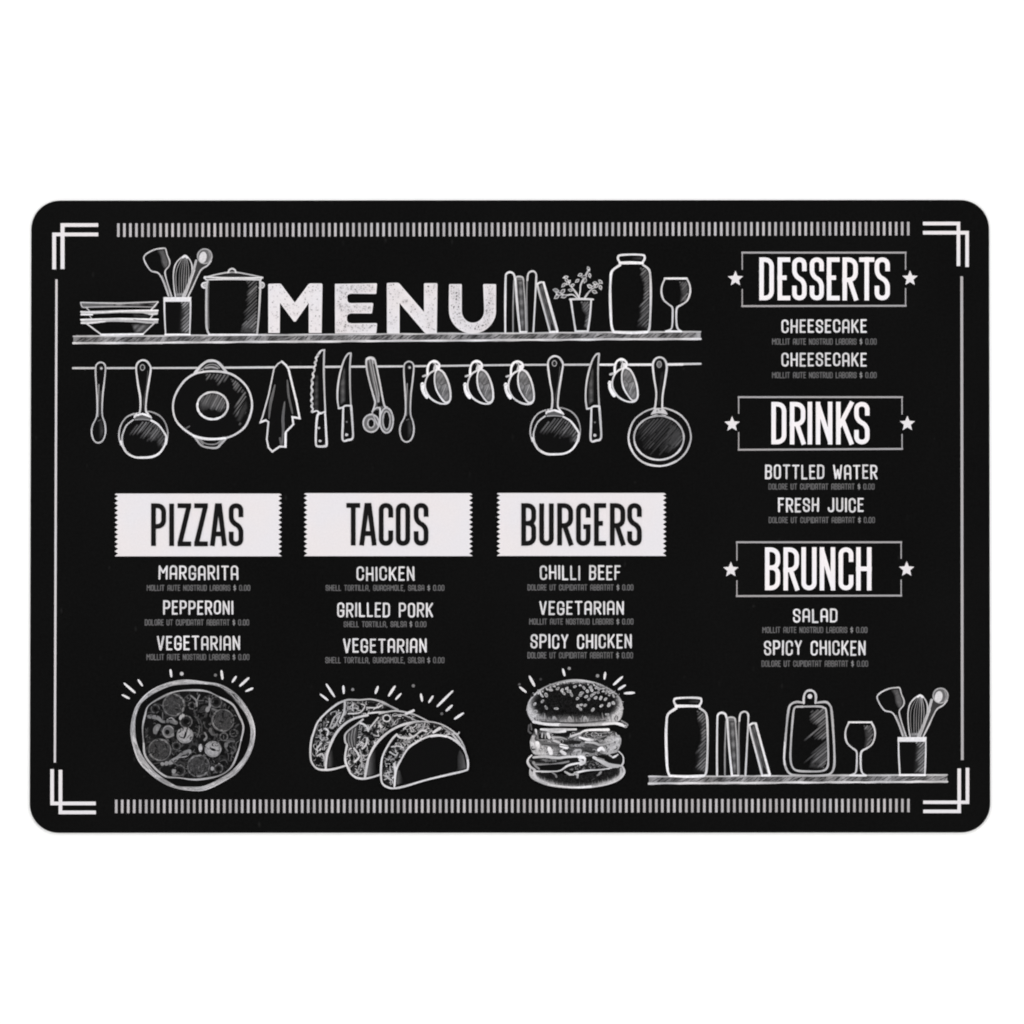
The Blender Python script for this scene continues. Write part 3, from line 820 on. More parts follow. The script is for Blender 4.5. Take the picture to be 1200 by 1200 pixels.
def spoon(tr):
    p = Print('spoon_drawing', rail, 1).at(*tr)
    q = [(290, 185), (318, 200), (328, 240), (318, 350), (303, 480), (299, 640), (322, 720), (328, 800), (306, 868), (265, 892), (226, 870), (206, 806), (214, 740), (250, 660), (256, 560), (248, 400), (241, 280), (244, 218), (262, 193)]
    p.fill(q, BLACK, crv=True)
    p.soft([(262, 430), (300, 430), (290, 660), (262, 660)], lambda x, y: 70, noise=6)
    p.soft([(265, 690), (300, 690), (318, 790), (295, 855), (270, 860)], lambda x, y: 20 + 1.0 * max(0, x - 255), noise=8)
    p.line([(270, 380), (262, 560), (262, 660)], 1.6, 130)
    p.line(q, 2.3, 188, closed=True)
    p.line([(262, 700), (285, 690)], 1.0, 100)
    p.dot(290, 236, 2.2, 92); p.dot(292, 238, 1.3, 205)
    p.build()
spoon((80, 400, 7.5))
spoon((80 + 361.2, 400 - 1.0, 7.5))

def frying_pan(tr):
    p = Print('frying_pan_drawing', rail, 1).at(*tr)
    outer = [(730, 622), (800, 652), (850, 710), (876, 790), (872, 870), (850, 940), (800, 992), (740, 1018), (655, 1026), (580, 1020), (510, 982), (462, 915), (444, 830), (462, 740), (512, 668), (580, 636), (655, 622)]
    p.fill(outer, BLACK, crv=True)
    q = [(640, 706), (770, 712), (846, 820), (850, 905), (790, 945), (772, 880), (700, 890), (625, 915), (620, 850), (510, 872), (560, 780)]
    p.hatch(q, -52, 2.9, 1.8, 92, fade=.2)
    p.soft([(745, 730), (846, 820), (850, 905), (790, 945), (775, 880), (700, 880)], lambda x, y: 46 + 10 * math.sin((x + y) * .09), noise=8)
    p.hatch([(745, 730), (846, 820), (850, 905), (790, 945), (775, 880), (690, 890)], -52, 3.0, 1.6, 96)
    p.line([(690, 616), (735, 622), (800, 652), (850, 710), (874, 790), (872, 850)], 2.1, 150)
    p.line([(580, 636), (512, 668), (462, 740), (446, 830), (462, 910)], 2.2, 178)
    p.line([(462, 880), (510, 972), (580, 1016), (650, 1022), (740, 1014), (806, 978), (852, 905), (862, 850)], 3.2, 226)
    p.line([(572, 690), (512, 740), (480, 815), (474, 870), (492, 940), (530, 990)], 2.2, 192)
    p.line([(720, 690), (790, 732), (842, 800), (866, 850), (858, 905)], 2.8, 218)
    h = [(598, 636), (630, 618), (634, 500), (614, 380), (598, 255), (602, 208), (624, 178), (655, 166), (690, 176), (714, 206), (726, 245), (710, 350), (690, 480), (682, 600), (700, 636)]
    p.fill(h, BLACK)
    p.soft([(640, 480), (676, 480), (676, 620), (645, 620)], lambda x, y: 44, noise=22)
    p.line([(700, 260), (690, 380), (672, 480), (662, 560)], 1.2, 70)
    p.line(h, 2.8, 206)
    p.fill([(575, 668), (602, 632), (694, 632), (735, 672), (722, 694), (588, 694)], 96)
    p.line([(585, 655), (640, 640), (660, 640), (718, 660)], 3.2, 228); p.line([(586, 690), (650, 684), (722, 694)], 1.4, 150); p.line([(600, 640), (582, 668)], 2.4, 215); p.line([(698, 636), (730, 672)], 2.4, 215)
    c = p.T([(653, 230)])[0]; b = p.o, p.s; p.at(0, 0, 1)
    p.line(ell(c[0], c[1], 2.5, 3.2, 14), 1.4, 158, closed=True); p.dot(c[0], c[1], .7, 60); p.o, p.s = b
    p.build()
frying_pan((80, 400, 7.5))
frying_pan(fit(0, 440, 880, 165, 1028, 620.6, 680.7, 417.2, 533.2))

def pot_lid():
    p = Print('pot_lid_drawing', rail, 1).at(190, 410, 7.059)
    q = [(410, 177), (320, 186), (255, 206), (180, 262), (112, 368), (90, 470), (110, 572), (165, 642), (255, 706), (340, 732), (430, 738), (510, 734), (600, 702), (682, 640), (726, 552), (744, 460), (730, 370), (688, 290), (605, 218), (520, 186)]
    p.fill([(265, 195), (320, 130), (370, 98), (410, 90), (450, 98), (495, 132), (540, 195)], BLACK)
    p.fill([(262, 712), (315, 785), (370, 810), (450, 812), (495, 775), (545, 722)], BLACK)
    p.fill(q, BLACK, crv=True)
    p.hatch([(365, 195), (560, 205), (510, 310), (455, 300), (420, 250), (340, 275)], -55, 3.2, 1.9, 96, fade=.2)
    p.hatch([(565, 235), (620, 262), (690, 350), (706, 480), (640, 630), (605, 600), (560, 540), (560, 520), (650, 370), (590, 350)], -55, 3.2, 1.9, 98, fade=.2)
    p.soft([(700, 400), (712, 480), (650, 600), (610, 590), (640, 500)], lambda x, y: 56, noise=8)
    p.line([(268, 196), (318, 136), (368, 98), (410, 90), (452, 98), (490, 130), (536, 190)], 3.8, 198)
    p.soft([(330, 160), (370, 130), (450, 130), (490, 165), (430, 165), (380, 168)], lambda x, y: 95, noise=25)
    p.line([(335, 160), (375, 128), (412, 120), (450, 128), (475, 150)], 1.8, 130); p.line([(360, 150), (410, 142), (460, 155)], 2.4, 150)
    p.line([(290, 190), (330, 160), (345, 182)], 1.6, 150)
    p.line([(268, 716), (318, 784), (370, 806), (450, 810), (492, 774), (540, 722)], 3.0, 170)
    p.line([(318, 740), (352, 772), (400, 782), (452, 776), (498, 738)], 2.0, 128)
    p.line([(290, 725), (340, 780)], 2.0, 130); p.line([(520, 730), (470, 785)], 2.0, 140)
    p.line(q, 3.0, 208, closed=True); p.line([(260, 712), (340, 733), (430, 738), (520, 730)], 3.6, 232)
    e = ell(418, 462, 126, 112)
    p.soft(ell(418, 462, 112, 100), lambda x, y: (72 if y < 470 else max(16, 72 - 1.0 * (y - 470))), noise=10)
    p.hatch(ell(418, 448, 108, 84), -62, 2.8, 1.7, 108, fade=.3, ragged=.2)
    p.fill([(352, 505), (392, 484), (410, 506), (440, 492), (476, 536), (418, 556), (355, 536)], 18)
    p.line(e, 3.0, 202, closed=True); p.line(ell(418, 462, 126, 112, 20, 60, 190), 3.2, 226)
    p.line([(195, 652), (226, 632)], 2.2, 88)
    p.build()
pot_lid()

def towel():
    p = Print('towel_drawing', rail, 1).at(190, 410, 7.059)
    q = [(990, 96), (1026, 128), (1046, 160), (1080, 300), (1112, 430), (1138, 566), (1078, 556), (1086, 616), (1024, 680), (1022, 802), (972, 800), (912, 842), (880, 808), (866, 740), (880, 596), (856, 582), (812, 602), (832, 550), (882, 370), (926, 155), (958, 116)]
    p.fill(q, BLACK)
    p.line([(934, 290), (912, 380), (896, 450), (884, 570)], 4.0, 98, taper=.4); p.line([(1036, 250), (1046, 370), (1062, 450), (1080, 530)], 3.4, 92, taper=.4)
    p.line([(1014, 430), (1000, 560), (1002, 660), (992, 790)], 4.2, 96, taper=.4); p.line([(975, 730), (985, 790)], 3.0, 90)
    p.line(q + [q[0]], 2.5, 210, crv=False, wob=.2)
    p.line([(815, 598), (858, 582)], 3.2, 228); p.line([(1080, 556), (1136, 566)], 3.0, 222); p.line([(1022, 690), (1020, 800)], 3.2, 226)
    p.build()
towel()

def bread_knife():
    p = Print('bread_knife_drawing', rail, 1).at(350, 400, 8)
    p.fill([(240, 80), (205, 90), (172, 140), (150, 240), (130, 660), (175, 655), (160, 820), (158, 980), (262, 980), (262, 860), (248, 660)], BLACK)
    p.soft([(160, 300), (188, 330), (190, 640), (140, 650), (145, 420)], lambda x, y: 66 + 12 * math.sin(y * .1), noise=10)
    e = []
    for i in range(60):
        u = i / 59
        b = ((205, 92), (172, 140), (150, 240), (125, 380), (122, 540), (130, 660))
        k_ = min(4, int(u * 5)); f = u * 5 - k_
        e.append((b[k_][0] + (b[k_ + 1][0] - b[k_][0]) * f + (6 * math.sin(i * 1.25) if u > .12 else 0), b[k_][1] + (b[k_ + 1][1] - b[k_][1]) * f))
    p.line([(242, 82), (222, 84)] + e, 2.9, 196, wob=.2)
    p.line([(240, 82), (236, 240), (240, 420), (250, 660)], 2.6, 188)
    p.line([(130, 664), (172, 652), (200, 676), (240, 662)], 2.6, 206)
    p.line([(200, 672), (176, 700), (164, 820), (162, 960), (182, 984), (240, 984), (262, 968), (258, 860), (248, 664)], 3.2, 212)
    p.dot(190, 812, 1.6, 190, ry=1.3); p.dot(201, 934, 1.9, 196, ry=1.4)
    p.build()
bread_knife()

def knife(tr):
    p = Print('knife_drawing', rail, 1).at(*tr)
    p.fill([(490, 110), (460, 120), (420, 180), (385, 300), (365, 420), (368, 560), (375, 630), (415, 625), (410, 920), (430, 938), (510, 905), (505, 800), (490, 600), (480, 250)], BLACK)
    p.soft([(420, 240), (440, 250), (442, 560), (400, 600), (388, 580), (386, 400)], lambda x, y: 88 + 10 * math.sin(y * .07), noise=10)
    p.line([(490, 112), (462, 120), (425, 178), (388, 300), (368, 420), (364, 540), (376, 628)], 2.6, 196)
    p.line([(490, 112), (481, 240), (482, 420), (490, 600)], 2.5, 176)
    p.line([(376, 628), (408, 622), (440, 604), (488, 604)], 2.8, 210)
    p.line([(418, 624), (414, 780), (410, 900), (424, 934), (460, 926), (506, 906), (506, 800), (492, 604)], 3.1, 204)
    p.line([(500, 640), (508, 900)], 1.5, 190)
    p.dot(450, 755, 1.1, 120); p.dot(450, 876, 1.9, 205, ry=1.7)
    p.build()
knife((350, 400, 8))
knife((350 + 290.8, 400 + .6, 8))

def scissors():
    p = Print('scissors_drawing', rail, 1).at(350, 400, 8)
    p.fill([(632, 170), (665, 150), (702, 158), (724, 210), (762, 380), (802, 560), (820, 620), (770, 640), (700, 650), (712, 580), (690, 480), (640, 270)], 96)
    p.soft([(735, 520), (780, 520), (800, 600), (740, 620)], lambda x, y: 22)
    p.line([(692, 660), (716, 580), (704, 520), (670, 400), (640, 270), (634, 190), (645, 160), (672, 150), (702, 160), (722, 205), (760, 380), (800, 590), (830, 620)], 2.6, 190)
    p.line([(664, 172), (690, 300), (722, 450), (744, 570)], 2.0, 148); p.line([(690, 165), (716, 320), (745, 450), (752, 565)], 2.2, 160)
    p.line([(650, 200), (684, 380), (712, 500)], 1.3, 52); p.line([(705, 215), (742, 400), (770, 520)], 1.5, 45)
    p.line([(640, 168), (672, 156), (700, 168)], 3.2, 205)
    def loop(cx, cy, rx, ry, ix, iy, t):
        p.fill(ell(cx, cy, rx, ry), 112); p.fill(ell(cx, cy, ix, iy), BLACK)
        p.line(ell(cx, cy, rx - 6, ry - 6), 2.4, t, closed=True); p.line(ell(cx, cy, ix + 6, iy + 6), 2.2, t - 20, closed=True)
    loop(824, 742, 68, 122, 28, 80, 184)
    loop(680, 768, 80, 88, 26, 36, 186)
    p.line([(690, 660), (720, 630), (748, 622), (764, 640), (762, 760)], 2.4, 190); p.line([(690, 670), (720, 740), (752, 800)], 2.2, 170)
    p.build()
scissors()

def cup(tr):
    p = Print('hanging_cup_drawing', rail, 1).at(*tr)
    body = [(160, 192), (110, 220), (78, 268), (64, 330), (76, 392), (110, 446), (160, 484), (220, 505), (276, 500), (302, 458), (300, 380), (278, 290), (240, 214), (196, 186)]
    p.fill([(85, 230), (92, 150), (130, 108), (190, 130), (195, 180)], BLACK)
    p.fill(body, BLACK, crv=True)
    op = [(172, 192), (156, 240), (156, 310), (172, 376), (208, 440), (252, 490), (290, 480), (302, 440), (296, 360), (272, 280), (236, 214), (202, 190)]
    p.soft(op, lambda x, y: 116 + 14 * math.sin(x * .15 + y * .1) + 12 * math.sin(y * .06), crv=True, noise=10)
    p.line([(215, 330), (260, 310)], 1.3, 75); p.line([(262, 330), (228, 410)], 1.4, 158); p.line([(190, 300), (215, 340), (205, 400)], 1.2, 80)
    p.line(body, 2.7, 210, closed=True)
    p.line(op, 2.5, 214, closed=True)
    p.line([(40, 320), (42, 370), (58, 412), (82, 446)], 4.8, 238); p.line([(26, 330), (64, 316)], 2.2, 205); p.line([(46, 248), (78, 238)], 3.2, 190)
    p.line([(88, 226), (90, 170), (108, 126), (145, 106), (182, 118), (200, 146), (190, 180)], 3.4, 240)
    p.line([(150, 180), (160, 140), (146, 124)], 2.8, 190); p.dot(146, 136, 1.3, 90); p.line([(178, 150), (172, 192)], 3.6, 226)
    p.build()
for dx, dy in ((0, 0), (50, 0), (97.8, .3), (219.4, -2.2)): cup((490 + dx, 410 + dy, 8))

def round_pan():
    p = Print('frying_pan_drawing', rail, 1).at(700, 405, 8)
    o = [(585, 578), (530, 588), (440, 622), (352, 690), (306, 780), (292, 870), (314, 962), (370, 1048), (450, 1104), (555, 1128), (650, 1120), (740, 1084), (822, 1010), (866, 920), (876, 840), (850, 740), (792, 662), (720, 616), (640, 588)]
    p.fill(o, BLACK, crv=True)
    q = ell(577, 865, 215, 190)
    p.hatch(q, -48, 2.9, 2.1, 48, jit=.5, fade=.6)
    p.hatch([(470, 700), (610, 680), (640, 700), (560, 850), (500, 980), (460, 990), (520, 840), (400, 900), (380, 880)], -48, 3.2, 1.4, 66)
    p.soft([(720, 780), (790, 800), (800, 880), (760, 950), (690, 950), (650, 930)], lambda x, y: 66, noise=10)
    p.hatch([(690, 740), (795, 800), (800, 880), (700, 1000), (560, 990), (620, 880)], -48, 3.0, 1.2, 78)
    p.line(o, 2.5, 184, closed=True)
    p.line(o[4:12], 2.9, 208)
    i_ = ell(577, 865, 233, 206, 30)
    p.line(i_, 2.5, 180, closed=True); p.line(ell(577, 865, 233, 206, 16, 30, 170), 2.8, 206)
    h = [(538, 590), (546, 540), (552, 440), (534, 320), (522, 220), (522, 165), (545, 125), (582, 110), (620, 122), (644, 160), (650, 215), (634, 330), (612, 470), (608, 590)]
    p.fill(h, BLACK); p.soft([(590, 240), (630, 240), (600, 480), (590, 560), (560, 560)], lambda x, y: 42, noise=14); p.line(h, 2.9, 206)
    p.fill([(500, 645), (528, 600), (545, 585), (615, 585), (632, 602), (660, 642), (640, 662), (580, 640), (520, 662)], 205)
    p.line([(505, 652), (575, 638), (650, 650)], 1.3, 60); p.line([(510, 664), (580, 658), (650, 668)], 1.6, 155); p.dot(590, 600, 1.2, 120); p.dot(560, 612, 1.1, 140)
    c = p.T([(580, 176)])[0]; p.at(0, 0, 1); p.fill(ell(c[0], c[1], 2.9, 4.1), 108); p.line(ell(c[0], c[1], 2.6, 3.7), 1.1, 150, closed=True)
    p.build()
round_pan()

# ------------------------------------------------------------------ the three dishes
def rays(parent, tr, segs, dots):
    p = Print('sparkle_marks', parent, 0).at(*tr)
    for a, b, c, d, w in segs:
        p.line([(a, b), ((a + c) / 2, (b + d) / 2), (c, d)], w, 222, taper=.55, wob=.05)
    for x, y, r, t in dots: p.dot(x, y, r, t)
    p.build()

def pizza():
    p = Print('pizza_drawing', placemat, 0).at(135, 775, 20 / 3)
    oo = [(560, 146), (700, 163), (830, 188), (950, 262), (1040, 380), (1084, 500), (1084, 620), (1046, 740), (956, 862), (835, 942), (705, 1003), (600, 1008), (480, 988), (380, 950), (282, 884), (190, 785), (142, 655), (122, 540), (140, 420), (188, 320), (285, 226), (420, 166)]
    ii = [(560, 186), (700, 186), (810, 208), (900, 280), (1000, 400), (1046, 510), (1044, 620), (1006, 730), (920, 836), (806, 914), (690, 966), (600, 972), (490, 968), (410, 926), (320, 860), (238, 760), (182, 650), (164, 540), (172, 430), (210, 335), (300, 262), (430, 202)]
    # the crust: a band of uneven ink
    ii = [(604 + (x - 604) * 1.018, 577 + (y - 577) * 1.018) for x, y in ii]
    so, si = smooth(oo, True, 6), smooth(ii, True, 6)
    qo, qi = p.T(so), p.T(si); n = len(qo)
    def crust(i, v):
        u = i / n
        g = 186 + 12 * math.sin(u * 61) + 10 * math.sin(u * 143 + 2)
        if 0.085 < u < 0.16: g = 96 + 40 * math.sin(i * 1.3)
        return g - (36 if v else 0) * (0.5 + .5 * math.sin(i * .9))
    a = p._add(qo, [p.z] * n, [crust(i, 0) for i in range(n)])
    m_ = [((x + u) / 2, (y + v) / 2) for (x, y), (u, v) in zip(qo, qi)]
    c = p._add(m_, [p.z] * n, [crust(i, 0) + 8 for i in range(n)])
    b = p._add(qi, [p.z] * n, [crust(i, 1) for i in range(n)])
    for i in range(n):
        j = (i + 1) % n
        p.f += [(a + i, a + j, c + j, c + i), (c + i, c + j, b + j, b + i)]
    p.z += 4 * MICRON
    for i in range(240):
        k_ = R.randrange(n); j = (k_ + R.randint(1, 3)) % n
        f, g = R.uniform(.1, .9), R.uniform(.1, .9)
        pa = [so[k_][t] + (si[k_][t] - so[k_][t]) * f for t in (0, 1)]; pb = [so[j][t] + (si[j][t] - so[j][t]) * g for t in (0, 1)]
        p.line([pa, pb], R.uniform(.7, 1.3), R.choice([100, 118, 135, 150, 215, 222, 226]), taper=.4, step=1)
    p.line(oo, 1.5, 182, closed=True, wob=.4)
    sauce = [(600, 224), (720, 234), (820, 280), (918, 335), (968, 420), (1003, 510), (984, 620), (954, 730), (904, 830), (810, 893), (640, 922), (500, 908), (400, 898), (330, 850), (240, 742), (225, 640), (217, 520), (236, 420), (266, 342), (380, 272), (480, 234)]
    p.fill(sauce, 24, crv=True)
    p.scribble(sauce, 150, 90, (38, 66), 2.4)
    p.scribble(sauce, 80, 60, (60, 92), 1.1)
    p.scribble(sauce, 40, 60, (16, 20), 3.0)
    # leaves, rings and peppers
    for q, w, t in (([(262, 430), (330, 440), (372, 470), (430, 468), (475, 478)], 5.0, 112), ([(372, 400), (372, 450)], 2.2, 84), ([(400, 460), (440, 440), (470, 470)], 2.0, 130),
                    ([(592, 268), (634, 306), (640, 350)], 2.2, 118), ([(660, 262), (642, 300), (634, 330)], 2.4, 122), ([(640, 308), (690, 305)], 1.4, 90), ([(600, 350), (620, 330)], 1.6, 90),
                    ([(738, 292), (742, 340), (726, 380)], 3.2, 140), ([(745, 300), (780, 290)], 1.4, 80), ([(760, 370), (815, 392)], 3.0, 110),
                    ([(612, 420), (648, 462), (660, 530), (640, 590)], 1.5, 84), ([(650, 440), (676, 490), (676, 560)], 1.3, 74), ([(700, 555), (716, 590), (700, 612)], 3.2, 112),
                    ([(740, 530), (760, 570), (800, 570)], 3.2, 84), ([(430, 792), (478, 760), (520, 722), (580, 704)], 5.6, 128), ([(500, 750), (560, 740), (588, 710)], 1.8, 150),
                    ([(440, 775), (470, 800), (520, 830)], 2.2, 90), ([(890, 630), (860, 660), (880, 700)], 2.6, 92), ([(905, 660), (940, 690), (915, 715)], 4.0, 88),
                    ([(870, 620), (930, 625)], 2.8, 96), ([(812, 800), (838, 820), (830, 842)], 2.4, 140), ([(820, 780), (860, 770), (880, 800)], 1.6, 72), ([(520, 830), (545, 860), (520, 890)], 1.4, 78),
                    ([(300, 800), (350, 790)], 1.2, 70), ([(890, 540), (905, 500), (940, 480)], 1.2, 66), ([(700, 430), (710, 400), (690, 380)], 1.4, 66)):
        p.line(q, w, t, wob=.25)
    p.fill([(300, 520), (330, 490), (358, 500), (340, 540), (318, 566), (300, 560)], 118, crv=True)
    p.fill(ell(416, 548, 46, 48), 100); p.line(ell(416, 548, 42, 44, 20, 20, 330), 2.0, 132); p.fill(ell(408, 552, 18, 20), 20); p.dot(450, 575, 1.8, 128)
    for x, y, r in ((314, 370, 32), (480, 660, 30), (850, 588, 30), (926, 560, 28), (505, 852, 40), (790, 318, 42), (808, 838, 32), (600, 345, 26), (555, 470, 46)):
        p.fill(ell(x, y, r, r), 40); p.line(ell(x, y, r, r), 1.6, R.uniform(78, 100), closed=True, wob=.3); p.fill(ell(x, y, r * .5, r * .5), 15)
    for x, y in ((460, 340), (842, 460), (350, 690), (652, 816)):
        rr = 88
        p.soft(ell(x, y, rr, rr), lambda a_, b_: 60 + 7 * math.sin(a_ * .09) * math.sin(b_ * .11), noise=24, edge=0)
        p.line(ell(x, y, rr - 3, rr - 3, 26), 1.5, 98, closed=True, wob=.35)
        for s in (R.randint(0, 360), R.randint(0, 360)):
            p.line(ell(x, y, rr - 10, rr - 10, 10, s, s + 70), 1.4, 116, wob=.4)
        for _ in range(16):
            a_, d_ = R.uniform(0, 6.28), rr * math.sqrt(R.uniform(0, .8)); p.dot(x + d_ * math.cos(a_), y + d_ * math.sin(a_), R.uniform(.4, .8), R.choice([40, 44, 84, 90]))
    for x, y, a_ in ((547, 576, -70), (765, 684, 22)):
        p.soft(ell(x, y, 64, 62), lambda u, v: 168 - .12 * ((u - x) ** 2 + (v - y) ** 2) ** .5 + 9 * math.sin(u * .2), noise=18, edge=1.6)
        p.line(ell(x, y, 62, 60), 1.2, 140, closed=True, wob=.3)
        ca, sa = math.cos(math.radians(a_)), math.sin(math.radians(a_))
        p.line([(x - 24 * ca, y - 24 * sa), (x, y + 4), (x + 24 * ca, y + 24 * sa)], 2.6, 18, taper=.5)
    for x, y, rx, ry, t, rot in ((522, 432, 2.6, 4.4, 178, 35), (668, 675, 2.2, 4.6, 188, 0), (724, 374, 2.6, 3.6, 142, 20), (370, 800, 2.4, 2.2, 146, 0), (402, 796, 2.4, 2.8, 140, 20), (460, 856, 2.4, 3.2, 146, 20), (470, 885, 4.0, 1.6, 110, 0), (760, 836, 2.0, 2.4, 165, 0), (330, 525, 1.8, 3.0, 140, 10), (745, 536, 2.2, 3.0, 98, 0), (868, 652, 2.2, 3.2, 112, 0)):
        p.dot(x, y, rx, t, ry=ry, rot=rot)
    p.scribble(sauce, 130, 34, (16, 34), 1.0); p.scribble(sauce, 70, 26, (84, 118), .8)
    p.line(sauce, 2.3, 158, closed=True, wob=.3)
    p.line(sauce[2:7], 2.5, 184, wob=.2); p.line(sauce[12:16], 2.5, 186, wob=.2)
    o = p.build()
    rays(o, (135, 775, 20 / 3), [(432, 66, 439, 120, 3.6), (830, 74, 838, 138, 4.0), (945, 118, 915, 162, 3.4), (1043, 130, 975, 192, 4.0), (1075, 210, 1020, 234, 3.4), (70, 172, 155, 245, 3.6), (180, 145, 212, 190, 3.4), (55, 262, 110, 290, 3.2)],
         [(520, 97, 2.2, 200), (783, 108, 1.8, 120)])
pizza()

def tacos():
    p = Print('tacos_drawing', placemat, 0)
    A, Tc, B = (355, 810, 12), (350, 780, 40 / 7), (440, 825, 10)
    def filling(region, n, lw=1.5):
        p.fill(region, 44, crv=True)
        u = 1.0
        p.scribble(region, n, 10 * p.s[0], (95, 150), lw)
        p.scribble(region, n // 2, 7 * p.s[0], (16, 24), lw * 1.35)
        p.scribble(region, n, 8 * p.s[0], (135, 205), lw * .75)
        p.scribble(region, n // 3, 4 * p.s[0], (190, 225), lw * .9)
        p.scribble(region, n // 3, 5 * p.s[0], (16, 24), lw * 1.2)
    # back taco
    p.at(*A)
    r1 = [(150, 720), (210, 460), (340, 315), (560, 175), (640, 140), (960, 130), (1180, 200), (1120, 250), (900, 325), (740, 370), (600, 440), (470, 570), (385, 720), (320, 900), (300, 1060), (220, 1080), (150, 1000), (130, 860)]
    filling(r1, 70)
    p.fill([(345, 315), (440, 240), (545, 185), (550, 240), (430, 285)], 18); p.fill([(330, 500), (400, 370), (470, 320), (440, 370), (360, 510)], 20)
    p.fill([(590, 380), (640, 350), (800, 310), (720, 350), (600, 400)], 20); p.fill([(640, 180), (680, 170), (670, 210), (630, 205)], 18); p.fill([(900, 165), (1080, 160), (1000, 200), (930, 195)], 18)
    p.fill([(850, 310), (870, 270), (900, 265), (920, 300)], 16); p.fill([(380, 560), (480, 490), (500, 500), (420, 580)], 16)
    for x, y, rx, ry in ((294, 578, 24, 36), (372, 640, 28, 26), (230, 520, 18, 24), (215, 975, 36, 66), (275, 845, 34, 20), (465, 408, 16, 18), (805, 220, 22, 42), (175, 780, 18, 26), (165, 850, 12, 40)):
        p.fill(ell(x, y, rx, ry), 16)
    p.line([(590, 155), (578, 290), (520, 430)], 3.0, 190); p.line([(380, 510), (440, 370), (530, 300)], 1.8, 170); p.line([(400, 520), (450, 480), (520, 340)], 2.0, 180)
    p.line([(320, 520), (355, 560), (340, 620)], 2.2, 200); p.line([(200, 800), (260, 730)], 2.4, 200); p.line([(240, 560), (255, 660)], 1.6, 160); p.line([(200, 910), (270, 880), (300, 960)], 2.2, 190)
    p.line([(640, 315), (800, 300), (870, 210), (820, 180)], 2.0, 190); p.line([(920, 230), (1040, 230), (1120, 190)], 2.2, 195); p.line([(700, 180), (700, 270)], 1.8, 180); p.line([(640, 250), (780, 235)], 1.6, 165)
    p.line([(920, 310), (1060, 295), (1180, 290)], 2.4, 205)
    p.soft([(350, 1070), (350, 930), (415, 770), (430, 930), (520, 1050)], lambda x, y: max(15, 100 - 1.0 * max(0, x - 350)), noise=5, edge=1.0)
    p.line([(590, 132), (480, 182), (330, 300), (210, 432), (152, 580), (114, 720), (108, 930), (142, 1030), (212, 1092), (320, 1106), (450, 1090), (600, 1046)], 2.9, 200)
    p.line([(320, 1098), (338, 910), (400, 722), (482, 572), (600, 452), (740, 376), (910, 336)], 3.6, 198); p.line([(300, 1050), (308, 920), (345, 820)], 1.6, 170)
    p.line([(480, 182), (620, 122), (800, 122), (950, 112), (1100, 144), (1210, 196)], 2.4, 176)
    p.at(*Tc); p.line([(540, 238), (600, 266), (665, 296)], 2.6, 176); p.line([(520, 262), (580, 262), (640, 290)], 1.6, 120)
    # middle taco
    r2 = [(322, 450), (400, 396), (540, 326), (680, 312), (765, 330), (795, 366), (680, 388), (590, 444), (510, 524), (472, 600), (442, 740), (384, 735), (330, 680), (314, 560)]
    filling(r2, 85)
    p.at(*A)
    p.fill([(805, 490), (846, 425), (925, 360), (1050, 328), (1062, 350), (960, 465), (890, 472)], 16)
    p.soft([(608, 620), (640, 555), (765, 470), (775, 600), (745, 785), (690, 800), (622, 740)], lambda x, y: 72 + 14 * math.sin(x * .12), crv=True, noise=10)
    for q in ([(650, 590), (640, 690), (670, 780)], [(700, 540), (680, 660), (700, 780)], [(740, 520), (720, 640), (735, 760)]): p.line(q, 1.3, 128)
    p.line([(720, 800), (790, 915), (730, 990)], 3.0, 200); p.line([(830, 1060), (820, 900), (800, 820)], 2.2, 165); p.line([(840, 810), (890, 740), (905, 660)], 2.6, 200); p.line([(790, 440), (880, 480), (920, 560)], 2.6, 200); p.line([(920, 540), (1060, 370)], 2.0, 190)
    for x, y, rx, ry in ((690, 930, 22, 50), (860, 840, 24, 36), (930, 610, 26, 16), (960, 680, 30, 22), (780, 1010, 22, 40), (1180, 390, 30, 22), (1040, 480, 16, 36)): p.fill(ell(x, y, rx, ry), 17)
    p.line([(845, 395), (760, 462), (642, 552), (592, 622), (598, 716), (622, 760), (596, 900), (606, 1010), (656, 1116)], 2.6, 180)
    p.line([(622, 760), (596, 900), (606, 1010), (660, 1120)], 3.2, 208)
    p.at(*Tc)
    p.soft([(452, 738), (472, 620), (520, 535), (518, 680), (545, 728)], lambda x, y: max(15, 104 - 1.6 * max(0, x - 465)), noise=5, edge=1.0)
    p.line([(328, 680), (350, 722), (390, 750), (440, 756), (500, 744), (548, 728)], 3.0, 202)
    p.line([(444, 748), (460, 656), (474, 604), (520, 522), (600, 446), (690, 398), (800, 374)], 3.6, 200)
    p.line([(540, 322), (640, 302), (740, 316), (800, 338), (884, 380)], 2.2, 182); p.line([(720, 322), (770, 300)], 4.0, 210); p.line([(640, 336), (700, 330), (790, 368)], 1.8, 165)
    p.fill(ell(590, 352, 20, 18), 17); p.line(ell(590, 352, 24, 22), 1.8, 205, closed=True); p.fill([(755, 345), (850, 372), (800, 352)], 20)
    # front taco
    p.at(*B)
    p.fill([(250, 350), (180, 430), (90, 590), (65, 720), (66, 870), (90, 940), (160, 980), (230, 985), (350, 960), (600, 885), (850, 825), (1060, 775), (1085, 740), (1075, 620), (1020, 490), (940, 380), (860, 285), (760, 235), (620, 205), (480, 205), (390, 240)], BLACK)
    r3 = [(255, 350), (400, 245), (620, 212), (760, 245), (870, 305), (960, 380), (1030, 510), (920, 420), (820, 375), (700, 365), (600, 385), (480, 445), (380, 520), (300, 650), (238, 780), (218, 950), (140, 930), (85, 850), (85, 640), (185, 450)]
    filling(r3, 90)
